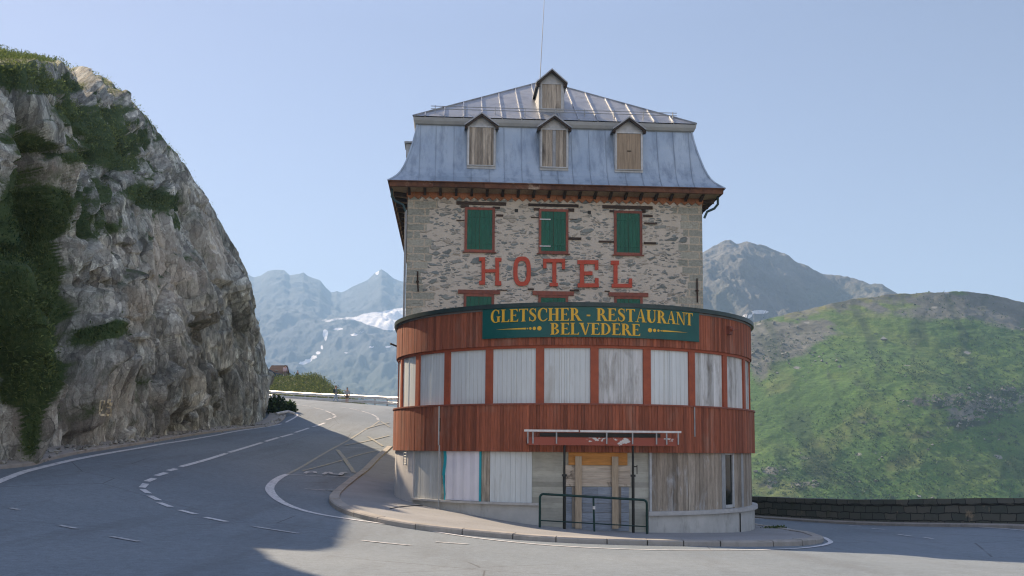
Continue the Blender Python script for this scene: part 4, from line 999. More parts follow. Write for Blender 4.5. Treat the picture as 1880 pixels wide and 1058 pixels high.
    M = MB(); sl = (zr-ze)/(vr-e)
    for off, dv in ((.14,.42),(.24,.42)): M.tube([(U0+.75, e+dv, ze+dv*sl+off), (U1-.75, e+dv, ze+dv*sl+off)], .014, 6, .3)
    for k in range(9):
        u = U0+.9+k*(U1-U0-1.8)/8; M.box(u-.012, u+.012, e+.40, e+.46, ze+.40*sl-.05, ze+.42*sl+.27, .2)
    M.build('snow_guard', M_PIPE, roof)
    # aerial leaning over the ridge
    M = MB(); M.tube([(-.80,3.4,15.3),(-.74,3.4,16.2),(-.58,3.4,19.6)], [.02,.016,.009], 6); M.build('antenna', M_PIPE, H)
    M = MB(); M.box(U0-.14, U0+.3, 1.0, 1.7, 12.15, 12.62); M.box(U0-.2, U0+.3, .9, 1.8, 12.62, 12.68); M.build('vent_box', M_PIPE, H)
    # dormers
    def dormer(uc_, hw, z0, ze_, za, vf, vb, bw, bz0, bz1, boards, mat, rh=.66):
        M = MB(); M.box(uc_-hw, uc_+hw, vf, vb, z0, ze_)
        M.add([(uc_-hw,vf,ze_),(uc_+hw,vf,ze_),(uc_,vf,za-.05),(uc_-hw,vb,ze_),(uc_+hw,vb,ze_),(uc_,vb,za-.05)], [(0,1,2),(3,5,4),(0,2,5,3),(1,4,5,2)], .5)
        d = M.build('dormer', M_WHITE, H)
        M = MB(); sl_ = (za-ze_)/rh
        for s in (-1, 1):
            p = [(uc_, za), (uc_+s*rh, ze_-.06)]; q = [(x, z+.055) for x, z in p]
            M.hexa([(p[0][0],vf-.2,p[0][1]),(p[1][0],vf-.2,p[1][1]),(p[1][0],vb,p[1][1]),(p[0][0],vb,p[0][1]),(q[0][0],vf-.2,q[0][1]),(q[1][0],vf-.2,q[1][1]),(q[1][0],vb,q[1][1]),(q[0][0],vb,q[0][1])], .4)
        M.build('dormer_roof', M_ZROOF, d)
        M = MB()
        for s in (-1, 1):
            M.bar((uc_, vf-.15, za-.05), (uc_+s*(rh-.03), vf-.15, ze_-.11), .06, .05, (0,0,1)); M.box(*sorted((uc_+s*(hw-.02), uc_+s*(hw+.09))), vf-.16, vf-.004, ze_-.16, ze_-.05)
        M.build('barge_board', M_DARKWOOD, d)
        M = MB()
        for x0, x1, a, b in ((bw,bw+.06,bz0-.03,bz1+.06),(-bw-.06,-bw,bz0-.03,bz1+.06),(-bw,bw,bz1,bz1+.06),(-bw,bw,bz0-.03,bz0)): M.box(uc_+x0, uc_+x1, vf-.05, vf+.01, a, b)
        M.build('frame', M_WHITE, d)
        M = MB(); n = boards
        for k in range(n): x = uc_-bw+2*bw*k/n; M.box(x+.003, x+2*bw/n-.003, vf-.03-random.random()*.01, vf-.003, bz0, bz1-random.random()*.01)
        sh = M.build('shutter', mat, d); return d
    dormer(-3.13, .51, 11.42, 12.98, 13.36, -.18, 1.2, .43, 11.54, 12.9, 9, M_GREYBOARD, .60)
    d2 = dormer(-.55, .51, 11.42, 12.98, 13.36, -.18, 1.2, .43, 11.54, 12.88, 7, M_GREYBOARD, .60)
    M = MB(); M.box(-.61, -.50, -.222, -.215, 11.54, 12.86); M.build('pale_board', M_PIPE, d2)
    d3 = dormer(2.12, .51, 11.42, 12.98, 13.36, -.18, 1.2, .43, 11.52, 12.83, 1, M_TANBOARD, .60)
    M = MB(); M.box(2.06, 2.20, -.23, -.21, 12.17, 12.2); M.build('handle', M_BLACK, d3)
    dormer(-.53, .47, 13.9, 15.05, 15.50, 1.0, 3.6, .35, 14.08, 15.0, 4, M_GREYBOARD, .58)
    # facade windows
    def window(ua, ub, za, zb, cut, lintel):
        M = MB(); w_ = .09
        for x0, x1, a, b in ((ua,ua+w_,za,zb),(ub-w_,ub,za,zb),(ua+w_,ub-w_,zb-w_,zb),(ua+w_,ub-w_,za,za+w_*.9)): M.box(x0, x1, -.045, .02, a, b)
        M.box(ua+.02, ub-.02, -.012, .01, za+.02, zb-.02, .1)
        f = M.build('window', M_REDFRAME, H)
        mid = (ua+ub)/2
        for a, b in ((ua+w_, mid-.004), (mid+.004, ub-w_)):
            M = MB(); n = 3
            for k in range(n): M.box(a+(b-a)*k/n+.002, a+(b-a)*(k+1)/n-.002, -.034, -.012, za+.08, zb-.09, .3+.3*random.random())
            M.box(a+.03, b-.03, -.044, -.034, za+.28, za+.34, .4); M.box(a+.03, b-.03, -.044, -.034, zb-.36, zb-.30, .4)
            M.build('shutter', M_SHUT, f)
        if lintel: M = MB(); M.box(ua-.2, ub+.2, -.06, .01, zb, zb+.14); M.build('lintel', M_REDFRAME, f)
        else: M = MB(); M.box(ua-.06, ub+.06, -.07, .01, za-.03, za); M.build('sill', M_REDFRAME, f)
        return f
    cs = ((-3.68,-2.62),(-1.07,-.02),(1.61,2.62))
    for i, (a, b) in enumerate(cs):
        f = window(a, b, 8.47, 10.06, 0, False)
        if i == 1:
            for z in (9.66, 8.70): M = MB(); M.box(a+.03, a+.42, -.065, -.045, z, z+.04); M.build('hinge', M_WHITEMETAL, f)
    for a, b in cs: window(a, b, 5.3, 6.98, 0, True)
    # old timbers built into the masonry
    M = MB()
    for x0, y0, x1, y1 in ((838,370,929,378),(1,1,1,1),(846,377,861,382),(905,380,918,384),(970,374,1062,381),(980,382,991,387),(1043,383,1054,389),(1106,377,1198,385),(1119,386,1128,390),(1178,385,1185,391),
                           (1043,436,1067,441),(1099,442,1128,446),(1181,395,1198,399),(1182,409,1206,412),(1182,445,1204,449),(911,394,924,398),(1043,402,1059,403),(975,399,990,400.5),(838,404,852,406),(969,530,980,533),(1046,532,1063,535),(1110,534,1119,536),(912,532,931,534)):
        if x0 == 1: continue
        M = MB(); a = fu(x0, y0); b = fu(x1, y1); M.box(min(a[0],b[0]), max(a[0],b[0]), -.03-random.random()*.02, .01, min(a[1],b[1]), max(a[1],b[1])); M.build('built_in_timber', M_DARKWOOD, H)
    for x, y in ((948,387),(1082,390)): M = MB(); a = fu(x, y); M.box(a[0]-.06, a[0]+.06, -.006, .01, a[1]-.06, a[1]+.06); M.build('putlog_hole', M_BLACK, H)
    for x, y0, y1 in ((767,499,536),(1279,512,556)):
        a = fu(x, y0); b = fu(x, y1); M = MB(); M.tube([(a[0],-.05,a[1]),(a[0],-.055,(a[1]+b[1])/2),(b[0]+.02,-.05,b[1])], .025, 6); M.box(a[0]-.05, a[0]+.05, -.06, .0, (a[1]+b[1])/2-.03, (a[1]+b[1])/2+.03); M.build('wall_anchor', M_RUST, H)
    M = MB(); M.tube([(U0-.05,-.07,9.9),(U0-.05,-.07,3.0)], .04, 8); M.build('downpipe', M_PIPE, H)
    for sx, uu in ((-1, U0), (1, U1)):
        M = MB(); M.tube([(uu+sx*.55,-.1,10.66),(uu+sx*.55,-.1,10.36),(uu+sx*.42,-.1,10.2),(uu+sx*.16,-.09,10.08),(uu+sx*.06,-.07,9.85)], .045, 8); M.build('downpipe', M_DARKGRN, H)
    return H
build_hotel()

def build_lettering():
    T = empty('hotel_lettering', tuple(BO), YAW, label='large red slab serif letters spelling HOTEL fixed to the stone facade', cat='sign')
    z4 = lambda x, y: fu(840+x/5.222, 360+y/5.222)
    L = dict(H=[(207,590,265,626),(230,627,264,814),(207,815,263,852),(361,594,420,630),(362,631,398,818),(360,819,418,860),(265,706,361,736)],
             T=[(820,604,1030,640),(820,641,852,695),(1000,641,1030,704),(908,641,946,834),(882,835,962,868)],
             E=[(1148,618,1348,656),(1172,657,1212,839),(1314,657,1348,710),(1213,726,1292,762),(1150,840,1352,878),(1316,788,1350,839)],
             L=[(1468,622,1546,660),(1494,661,1532,843),(1476,844,1672,880),(1640,794,1672,843)])
    def letter(quads, inc=.0015):
        M = MB()
        for k, q in enumerate(quads):
            dk = .055+inc*k
            M.poly([(q_[0], -dk, q_[1]) for q_ in q], lambda p: (p[0], -.006, p[2]), .5)
        M.build('letter', M_LETTER, T)
    for c in 'HOTEL':
        if c == 'O':
            cx, cy, n = 618, 724, 28; out = []; inn = []
            for k in range(n):
                t = 2*math.pi*k/n; ct, st = math.cos(t), math.sin(t); g = lambda s: math.copysign(abs(s)**.72, s)
                out.append(z4(cx+84*g(ct), cy+141*g(st))); inn.append(z4(cx+44*g(ct), cy+101*g(st)))
            letter([[out[k], out[(k+1) % n], inn[(k+1) % n], inn[k]] for k in range(n)], 0)
        else:
            letter([[z4(x0,y0), z4(x1,y0), z4(x1,y1), z4(x0,y1)] for x0,y0,x1,y1 in L[c]])
build_lettering()
# ---------------------------------------------------------------- round restaurant annex
RD = 5.9
def dr(th, r, z):                     # point at angle th (degrees from the front), straight sides beyond 90 degrees
    if abs(th) <= 90: t = rad(th); return (r*math.sin(t), -1-r*math.cos(t), z)
    return (math.copysign(r, th), -1+rad(abs(th)-90)*RD, z)
TE = 122
def arc_box(M, t0, t1, r0, r1, z0, z1, step=3., var=None):
    n = max(1, int(math.ceil((t1-t0)/step))); vs = []; fs = []
    for i in range(n+1):
        t = t0+(t1-t0)*i/n; vs += [dr(t,r0,z0), dr(t,r1,z0), dr(t,r1,z1), dr(t,r0,z1)]
    for i in range(n):
        for j in range(4): fs.append((i*4+j, i*4+(j+1) % 4, (i+1)*4+(j+1) % 4, (i+1)*4+j))
    fs += [(0,1,2,3), tuple(n*4+j for j in (3,2,1,0))]
    M.add(vs, fs, var)
def sloped_arc(M, t0, t1, r0, r1, z0, z1a, z1b, step=3.):    # top edge runs from z1a to z1b
    n = max(1, int((t1-t0)/step))
    for i in range(n):
        a = t0+(t1-t0)*i/n; b = t0+(t1-t0)*(i+1)/n; za = z1a+(z1b-z1a)*i/n; zb = z1a+(z1b-z1a)*(i+1)/n
        M.hexa([dr(a,r0,z0), dr(b,r0,z0), dr(b,r1,z0), dr(a,r1,z0), dr(a,r0,za), dr(b,r0,zb), dr(b,r1,zb), dr(a,r1,za)], .5)
def planks(M, t0, t1, r0, r1, z0, z1, w, gap=.006, jz=.0, jr=.009):
    n = max(1, round(rad(t1-t0)*RD/w)); g = math.degrees(gap/RD)
    for k in range(n):
        a = t0+(t1-t0)*k/n+g/2; b = t0+(t1-t0)*(k+1)/n-g/2; dr_ = random.uniform(0, jr)
        M.hexa([dr(a,r0,z0+random.uniform(0,jz)), dr(b,r0,z0+random.uniform(0,jz)), dr(b,r1+dr_,z0), dr(a,r1+dr_,z0), dr(a,r0,z1), dr(b,r0,z1), dr(b,r1+dr_,z1), dr(a,r1+dr_,z1)], min(1, max(0, random.gauss(.5, .26))))
def build_annex():
    R = empty('restaurant_annex', tuple(BO), YAW, label='round red and white boarded annex projecting from the front of the stone hotel', cat='building')
    M = MB(); arc_box(M, -TE, TE, 5.5, 5.80, -3, 5.53, 2.5, .5); M.build('wall', M_CONC, R)
    M = MB(); n = 60; ts = [-TE+2*TE*i/n for i in range(n+1)]
    M.add([dr(t, 5.93, 5.685) for t in ts] + [dr(t, 5.93, 5.54) for t in ts], [tuple(range(n+1)), tuple(range(2*n+1, n, -1))] + [(i, i+1, n+2+i, n+1+i) for i in range(n)] + [(n, 0, n+1, 2*n+1)], .5)
    roof = M.build('roof', M_ROOFFLAT, R)
    M = MB(); arc_box(M, -TE, TE, 5.91, 6.0, 5.595, 5.715, 1.5, .5); M.build('roof_edge', M_EDGE, roof)
    # boarded bands
    M = MB(); planks(M, -TE, TE, 5.82, 5.905, 4.52, 5.59, .105); M.build('upper_cladding', M_RED, R)
    M = MB(); planks(M, -TE, TE, 5.84, 5.965, 1.535, 2.84, .095); M.build('lower_cladding', M_RED, R)
    M = MB(); arc_box(M, -TE, TE, 5.78, 6.0, 2.84, 2.885, 1.5, .5); M.build('ledge', M_REDFRAME, R)
    M = MB(); arc_box(M, -TE, TE, 5.76, 5.86, 4.44, 4.52, 1.5, .5); M.build('top_rail', M_REDPOST, R)
    # window row: posts and the panels that board it up
    posts = [-.9+15.05*k for k in range(-8, 9)]
    pw = 1.12
    for p in posts: M = MB(); arc_box(M, p-pw, p+pw, 5.70, 5.855, 2.885, 4.44, 1., .5); M.build('post', M_REDPOST, R)
    for a, b in zip(posts[:-1], posts[1:]):
        mid = (a+b)/2; M = MB(); planks(M, a+pw, b-pw, 5.74, 5.80, 2.885, 4.44, .155, .009, 0, .002)
        c = (a+b)/2
        for q in (c,): arc_box(M, q-.12, q+.12, 5.78, 5.816, 2.89, 4.43, 1, .15)
        st = 6 < mid < 9 or mid > 28
        o = M.build('board_panel', M_STAINED if st else M_BOARD, R)
        if st: o['label'] = 'weathered pale board panel with dark stains'
    # plinth and sills
    M = MB(); arc_box(M, -62, -15.8, 5.8, 5.885, -2.5, .06, 2, .5); arc_box(M, 14, TE, 5.8, 5.93, -3, -.20, 2, .5); M.build('plinth', M_PLINTH, R)
    M = MB(); sloped_arc(M, -62, -15.8, 5.78, 5.97, .06, .115, .125); M.build('sill', M_SILL, R)
    M = MB(); arc_box(M, 13.6, TE, 5.78, 6.03, -.20, -.09, 2, .5); M.build('sill', M_SILL, R)
    M = MB(); arc_box(M, -TE, -62, 5.8, 5.89, -2.5, 1.53, 2, .5); M.build('plaster_wall', M_PLASTER, R)
    # boarded openings at street level
    def panel(t0, t1, z0, z1, mat, w, name='board_panel', r=5.85, lab=None):
        M = MB(); planks(M, t0, t1, 5.79, r, z0, z1, w, .006); o = M.build(name, mat, R)
        if lab: o['label'] = lab
        return o
    panel(-61.8, -48, .115, 1.53, M_GREYPANEL, .13)
    panel(-30.3, -18, .125, 1.53, M_BOARD, .15)
    panel(-33, -30.4, .12, 1.53, M_GREYBOARD, .2, 'door_post')
    M = MB(); n = 14
    for k in range(n):
        a = -45.9+12.7*k/n; b = -45.9+12.7*(k+1)/n; ra = 5.875+.012*math.sin(k*1.7); rb = 5.875+.012*math.sin((k+1)*1.7)
        M.hexa([dr(a,5.80,.13), dr(b,5.80,.13), dr(b,rb,.13), dr(a,ra,.13), dr(a,5.80,1.53), dr(b,5.80,1.53), dr(b,rb,1.53), dr(a,ra,1.53)], .5)
    tp = M.build('plastic_sheet', M_TARP, R, smooth=False)
    M = MB(); arc_box(M, -33.55, -33.0, 5.86, 5.895, .12, 1.53, 1, .5)
    zs = np.linspace(.12, 1.53, 9)
    for a, b in zip(zs[:-1], zs[1:]):
        t = -46.2+.35*math.sin(a*6); t2 = -46.2+.35*math.sin(b*6); w_ = .55 if a > .8 else .25
        M.hexa([dr(t-w_,5.85,a), dr(t+w_,5.85,a), dr(t+w_,5.89,a), dr(t-w_,5.89,a), dr(t2-w_,5.85,b), dr(t2+w_,5.85,b), dr(t2+w_,5.89,b), dr(t2-w_,5.89,b)], .5)
    M.build('tape', M_TEAL, tp)
    panel(15.2, 27.2, -.09, 1.53, M_BROWNBD, .17)
    panel(27.3, 29.8, -.09, 1.53, M_GREYBOARD, .2, 'door_post')
    panel(29.9, 41.5, -.09, 1.53, M_BROWNBD, .17)
    M = MB(); arc_box(M, 14.6, 15.2, 5.80, 5.88, -.12, 1.57, 1, .5); M.build('frame', M_WHITE, R)
    panel(41.6, 43.6, -.09, 1.53, M_PIPE, .3, 'door_post')
    M = MB(); arc_box(M, 43.7, 48.4, 5.79, 5.815, .02, 1.50, 2, .2); wn = M.build('window', M_GLASSD, R)
    M = MB(); arc_box(M, 48.0, 48.7, 5.79, 5.86, -.06, 1.53, 1, .5); arc_box(M, 43.65, 47.98, 5.79, 5.85, -.07, .02, 1, .5); arc_box(M, 43.65, 47.98, 5.79, 5.85, 1.49, 1.53, 1, .5); M.build('frame', M_WHITE, wn)
    panel(48.8, 54.2, -.09, 1.53, M_GREYBOARD, .25)
    panel(54.3, 56.4, -.09, 1.53, M_PIPE, .3, 'door_post')
    panel(56.5, 72, -.09, 1.53, M_BROWNBD, .2)
    # boarded-up entrance
    D = MB(); 
    for z0, z1 in ((-.62,-.36),(-.35,-.12),(-.11,.12),(.13,.36),(.37,.58)): planks(D, -8.6, 8.6, 5.80, 5.845, z0, z1, .9, .004)
    dd = D.build('door', M_BLUEBD, R); dd['label'] = 'blue-grey planks closing the entrance'
    M = MB()
    for z0, z1 in ((.60,.80),(.81,1.01),(1.02,1.17)): planks(M, -9.2, 9., 5.80, 5.87, z0, z1, 3, .004)
    M.build('plank_row', M_MOULDY, dd)
    M = MB(); arc_box(M, -8.0, 8.2, 5.80, 5.855, 1.18, 1.53, 2, .5); M.build('plywood_panel', M_PLY, dd)
    for t in (-5.3, 4.6): M = MB(); arc_box(M, t-.85, t+.85, 5.872, 5.92, -.55, 1.42, 1, .5); M.build('batten', M_BATTEN, dd)
    for t in (-6.6, 5.9): M = MB(); arc_box(M, t-.45, t+.45, 5.846, 5.866, -.52, .58, 1, .2); M.build('door_stile', M_GREYBOARD, dd)
    M = MB(); arc_box(M, -9.4, 9.2, 5.78, 6.02, -.95, -.64, 2, .5); M.build('door_step', M_PLINTH, R)
    # canopy frame over the entrance: two posts, red beam, white rail on brackets
    cv = -1-5.9-.55
    def cl(t, z, dv=0): return (6.0*math.sin(rad(t)), cv+dv+.0, z)
    P = MB(); xl, xr = -2.10, 2.18
    zc = lambda x: 2.115-.003*(x)
    C = MB(); C.box(xl+.12, xr-.05, cv+.05, cv+.2, 1.72, 1.93, .5); C.box(xl+.12, xl+.22, cv+.2, -6.6, 1.74, 1.92, .5); C.box(xr-.15, xr-.05, cv+.2, -6.5, 1.74, 1.92, .5)
    can = C.build('canopy', mk_peeling(), R)
    P.box(xl, -.62, cv-.03, cv+.04, 2.08, 2.135, .6); P.box(-.58, xr+.02, cv-.03, cv+.04, 2.075, 2.13, .6); P.build('rail', M_WHITEMETAL, can)
    for u in (xl+.1, xl+.24, -1.22, .15, .86, 1.52, 1.80, 2.12):
        B = MB(); B.box(u-.018, u+.018, cv-.01, cv+.02, 1.76, 2.078, .4); B.build('bracket', M_PIPE, can)
    B = MB(); B.box(xl+.45, xr-.5, cv+.25, cv+.29, 1.95, 2.06); B.build('dark_blind', M_BLACK, can)
    for u in (-.99, .89):
        B = MB(); B.tube([(u, cv+.12, -1.15), (u, cv+.12, .9)], .042, 10); B.tube([(u, cv+.12, .9), (u, cv+.12, 1.72)], .032, 10); B.box(u-.06, u+.06, cv+.06, cv+.18, .88, .94)
        if u > 0: B.box(u+.03, u+.12, cv+.1, cv+.13, 1.14, 1.17); B.tube([(u+.11, cv+.12, 1.2), (u+.11, cv+.12, .95)], .012, 6)
        B.build('canopy_post', M_BLACK, can)
    # pipes, ladder rack, lamp, spout
    M = MB(); p = dr(-47.3, 5.99, 0); M.tube([(p[0],p[1],-.35),(p[0],p[1],1.7)], .022, 8); q = dr(-47.3, 6.02, 0); M.tube([(q[0],q[1],1.7),(q[0],q[1],2.84)], .022, 8); M.build('downpipe', M_PIPE, R)
    M = MB(); p = dr(-47.3, 5.94, 0); M.tube([dr(-47.3, 6.0, 2.1), dr(-47.3, 6.0, 2.5)], .03, 6)
    M.build('pipe_clip', M_RUST, R)
    M = MB(); p = dr(28.7, 5.99, 0); M.tube([(p[0],p[1],2.0),(p[0],p[1],2.84)], .02, 6); M.build('cable', M_PIPE, R)
    M = MB(); p = dr(50.5, 5.95, 0); M.tube([(p[0],p[1],-1.2),(p[0],p[1],-.25)], .018, 6); M.build('cable', M_BLACK, R)
    M = MB()
    for t in (-67.6, -65.4): M.tube([dr(t, 5.96, 1.08), dr(t, 5.96, 1.50)], .014, 6)
    for k in range(5): z = 1.12+k*.085; M.tube([dr(-67.6, 5.96, z), dr(-65.4, 5.96, z)], .01, 6)
    for z in (1.1, 1.46): M.tube([dr(-66.5, 5.88, z), dr(-66.5, 5.96, z)], .012, 6)
    M.build('ladder_rack', M_PIPE, R)
    M = MB(); M.box(-.10,.10,-.05,.05,-.12,.12); M.tube([(.1,-.06,.02),(.35,-.10,.06)], .018, 6); M.tube([(-.0,-.05,.03),(-.0,-.13,.03)], [.07,.05], 10)
    l = M.build('wall_lamp', M_REDFRAME, R); x, y, z = dr(45.3, 5.96, 5.2); l.location = (x, y, z); l.rotation_euler = (0,0,rad(45.3))
    M = MB(); M.tube([dr(-88, 5.9, 4.98), (dr(-88, 5.9, 0)[0]-.22, dr(-88, 5.9, 0)[1]-.1, 5.06)], .03, 8); M.build('spout', M_BLACK, R)
    return R
def mk_peeling():
    N = NM('peeling_red_beam'); n = N.noise(2.2, 4, .55, N.map((.8,1,1.6)))
    k = N.mix(N.rng(n, .60, .615), (.26,.07,.045), (.50,.49,.46))
    return N.done(k, .7, n, .2, .01)
build_annex()

# ---- curved sign board with painted serif letters
def ell(cx, cy, rx, ry, ix, iy, a0, a1, n=12, sx=0):
    """crescent between an outer and an inner ellipse"""
    out = []
    for k in range(n):
        t0 = rad(a0+(a1-a0)*k/n); t1 = rad(a0+(a1-a0)*(k+1)/n)
        out.append([(cx+rx*math.cos(t0), cy+ry*math.sin(t0)), (cx+rx*math.cos(t1), cy+ry*math.sin(t1)), (cx+sx+ix*math.cos(t1), cy+iy*math.sin(t1)), (cx+sx+ix*math.cos(t0), cy+iy*math.sin(t0))])
    return out
def rc(x0, y0, x1, y1): return [(x0,y0),(x1,y0),(x1,y1),(x0,y1)]
S_, T_, F_ = .20, .06, .05            # stem, thin stroke, serif height
def stem(x, y0=0, y1=1, w=S_, s=.08, top=True, bot=True):
    o = [rc(x, y0, x+w, y1)]
    if bot: o.append(rc(x-s, y0, x+w+s, y0+F_))
    if top: o.append(rc(x-s, y1-F_, x+w+s, y1))
    return o
def stroke_c(pts, ws):                # ribbon with changing width
    o = []
    P = [Vector(p) for p in pts]; N_ = []
    for i in range(len(P)):
        d = (P[min(i+1, len(P)-1)]-P[max(i-1, 0)]).normalized(); N_.append(Vector((-d.y, d.x)))
    for i in range(len(P)-1):
        a, b = P[i], P[i+1]; o.append([tuple(a+N_[i]*ws[i]/2), tuple(b+N_[i+1]*ws[i+1]/2), tuple(b-N_[i+1]*ws[i+1]/2), tuple(a-N_[i]*ws[i]/2)])
    return o
def arm(x0, x1, y, up): # thin arm with a pointed end serif
    h = .2
    if up == 0: return [rc(x0, y-T_/2, x1, y+T_/2), rc(x1-.05, y-.1, x1, y+.1)]
    yb = (y, y+T_) if up > 0 else (y-T_, y)
    tri = [(x1-.11, yb[1] if up > 0 else yb[0]), (x1, yb[1] if up > 0 else yb[0]), (x1+.02*(up > 0), y+h*1.15 if up > 0 else y-h*1.15)]
    return [rc(x0, yb[0], x1, yb[1]), tri]
def bowl(x, y0, y1, w):                # right-hand bowl from a stem
    cy = (y0+y1)/2; ry = (y1-y0)/2
    return ell(x, cy, w, ry, w-.19, ry-T_, -90, 90, 12)
GL = dict(
    L=(.66, stem(.08)+arm(.28,.66,0,1)), E=(.70, stem(.08)+arm(.28,.64,1,-1)+arm(.28,.68,0,1)+arm(.28,.52,.51,0)),
    T=(.72, stem(.26, top=False)+[rc(.0,1-T_,.72,1),[(0,1-T_),(.10,1-T_),(-.0,.76)],[(.62,1-T_),(.72,1-T_),(.72,.76)]]),
    H=(.86, stem(.08)+stem(.58)+[rc(.28,.49,.58,.49+T_)]), I=(.36, stem(.08)),
    R=(.80, stem(.08)+bowl(.28,.46,1,.34)+[[(.36,.48),(.56,.48),(.86,0),(.62,0)],rc(.60,0,.92,F_)]),
    B=(.74, stem(.08)+bowl(.28,.52,1,.34)+bowl(.28,0,.55,.40)), D=(.82, stem(.08)+bowl(.28,0,1,.50)),
    C=(.78, ell(.44,.5,.42,.53,.24,.47,52,308,26,.02)+[[(.64,.92),(.74,1.0),(.74,.66),(.70,.66)],[(.66,.06),(.78,.20),(.74,.22),(.62,.10)]]),
    G=(.86, ell(.44,.5,.42,.53,.24,.47,52,300,24,.02)+[[(.64,.92),(.74,1.0),(.74,.66),(.70,.66)],rc(.60,.02,.78,.42),rc(.52,.42,.86,.42+F_)]),
    S=(.64, stroke_c([(.55,.80),(.50,.92),(.34,.99),(.18,.94),(.12,.80),(.17,.66),(.32,.54),(.46,.42),(.53,.28),(.48,.10),(.32,.01),(.14,.08),(.08,.24)], [.05,.06,.07,.10,.15,.19,.21,.20,.17,.12,.07,.06,.05])+[[(.52,.98),(.57,1.),(.57,.68),(.53,.70)],[(.05,.0),(.09,.02),(.10,.32),(.05,.32)]]),
    A=(.84, [[(.40,1.02),(.50,1.02),(.80,0),(.58,0)],[(.36,.90),(.43,1.02),(.14,0),(.08,0)],rc(.20,.31,.64,.31+T_),rc(-.02,0,.26,F_),rc(.50,0,.90,F_)]),
    U=(.84, [rc(.08,.3,.28,1),rc(.68,.3,.74,1),rc(0,1-F_,.36,1),rc(.58,1-F_,.84,1)]+ell(.41,.32,.33,.34,.13,.27,180,360,14,.07)),
    N=(.86, [rc(.10,0,.16,1),rc(.72,0,.78,1),[(.02,1),(.24,1),(.78,-.02),(.70,-.02)],rc(0,0,.28,F_),rc(.60,1-F_,.90,1),rc(0,1-F_,.18,1)]),
    V=(.82, [[(.02,1),(.26,1),(.50,-.02),(.40,-.02)],[(.70,1),(.76,1),(.50,-.02),(.44,.10)],rc(-.04,1-F_,.34,1),rc(.58,1-F_,.88,1)]))
GL['-'] = (.40, [rc(.06,.36,.34,.48)]); GL[' '] = (.30, [])
def build_sign():
    T = empty('restaurant_sign', tuple(BO), YAW, label='long dark green curved signboard with yellow serif lettering above the boarded windows', cat='sign')
    M = MB(); arc_box(M, -32.6, 31.0, 5.915, 5.97, 4.735, 5.592, 1.5, .5); M.build('panel', M_SIGN, T)
    def put(M, polys, x0, z0, sx, sz, k0):
        for i, pg in enumerate(polys):
            r = 5.975+.0004*((k0+i) % 40)
            q = [dr(x0+x*sx, r, z0+z*sz) for x, z in pg]
            bk = [dr(x0+x*sx, 5.968, z0+z*sz) for x, z in pg]; n = len(q)
            M.add(q+bk, [tuple(range(n))]+[(a, a+n, (a+1) % n + n, (a+1) % n) for a in range(n)], .5)
    def line(txt, t0, t1, z0, h):
        tot = sum(GL[c][0]+(.06) for c in txt)-.06; s = (t1-t0)/tot; x = t0; k = 0
        for word in txt.replace(' ', '| |').split('|'):
            M = MB()
            for c in word: put(M, GL[c][1], x, z0, s, h, k); k += len(GL[c][1]); x += (GL[c][0]+.06)*s
            if M.f: M.build('lettering', M_YELLOW, T)
    line('GLETSCHER - RESTAURANT', -30.0, 28.5, 5.19, .36)
    line('BELVEDERE', -12.9, 11.6, 4.80, .33)
    for sg, a0, a1, zc in ((1, -28.2, -15.2, 4.985), (-1, 26.6, 13.9, 4.975)):
        M = MB(); k = 0
        for c_, r_ in ((-15.9 if sg > 0 else 14.5, .062),(-17.3 if sg > 0 else 15.9, .048),(-18.4 if sg > 0 else 17.05, .036),(-19.2 if sg > 0 else 17.9, .022)):
            n = 20; dg = math.degrees(r_/5.98)
            put(M, [[(c_+dg*math.cos(2*math.pi*j/n), zc+r_*math.sin(2*math.pi*j/n)) for j in range(n)]], 0, 0, 1, 1, k); k += 1
        s0, s1 = (-28.2, -19.6) if sg > 0 else (26.6, 18.3); e = .024
        for j in range(8):
            a = s0+(s1-s0)*j/8; b = s0+(s1-s0)*(j+1)/8; ha = e*j/8; hb = e*(j+1)/8
            put(M, [[(a, zc-ha), (b, zc-hb), (b, zc+hb), (a, zc+ha+.001)]], 0, 0, 1, 1, 5)
        M.build('ornament', M_YELLOW, T)
build_sign()

# ---- green barrier in front of the entrance
def build_barrier():
    a = np.array(at(991,966,26.9)); b = np.array(at(1188,979,26.9))
    T = empty('entrance_barrier', (0,0,0), label='dark green tubular railing standing on the pavement before the boarded entrance', cat='railing')
    za, zb = gz(*a[:2])+.11, gz(*b[:2])+.11; d = (b-a); d[2] = 0; L = np.linalg.norm(d); d /= L
    p = lambda s, h: (a[0]+d[0]*s, a[1]+d[1]*s, za+(zb-za)*s/L+h)
    H_ = .90
    M = MB(); pts = [p(0,-.1), p(0,H_-.1)] + [p(.1-.1*math.cos(k*math.pi/8), H_-.1+.1*math.sin(k*math.pi/8)) for k in range(1,5)] + [p(L-.1+.1*math.sin(k*math.pi/8), H_-.1+.1*math.cos(k*math.pi/8)) for k in range(0,5)] + [p(L,-.1)]
    M.tube(pts, .032, 8); M.build('frame', M_GREENRAIL, T)
    M = MB(); M.tube([p(.03,.2), p(L-.03,.2)], .016, 8); M.build('rail', M_GREENRAIL, T)
    M = MB(); M.tube([p(L*.51,-.1), p(L*.5,H_-.03)], .026, 8); M.build('post', M_GREENRAIL, T)
    M = MB(); q = p(L*.505, .62); M.tube([(q[0]-d[1]*-.0, q[1]-.03, q[2]-.04), (q[0], q[1]-.035, q[2]+.04)], .035, 10); M.build('reflector', M_WHITEMETAL, T)
build_barrier()
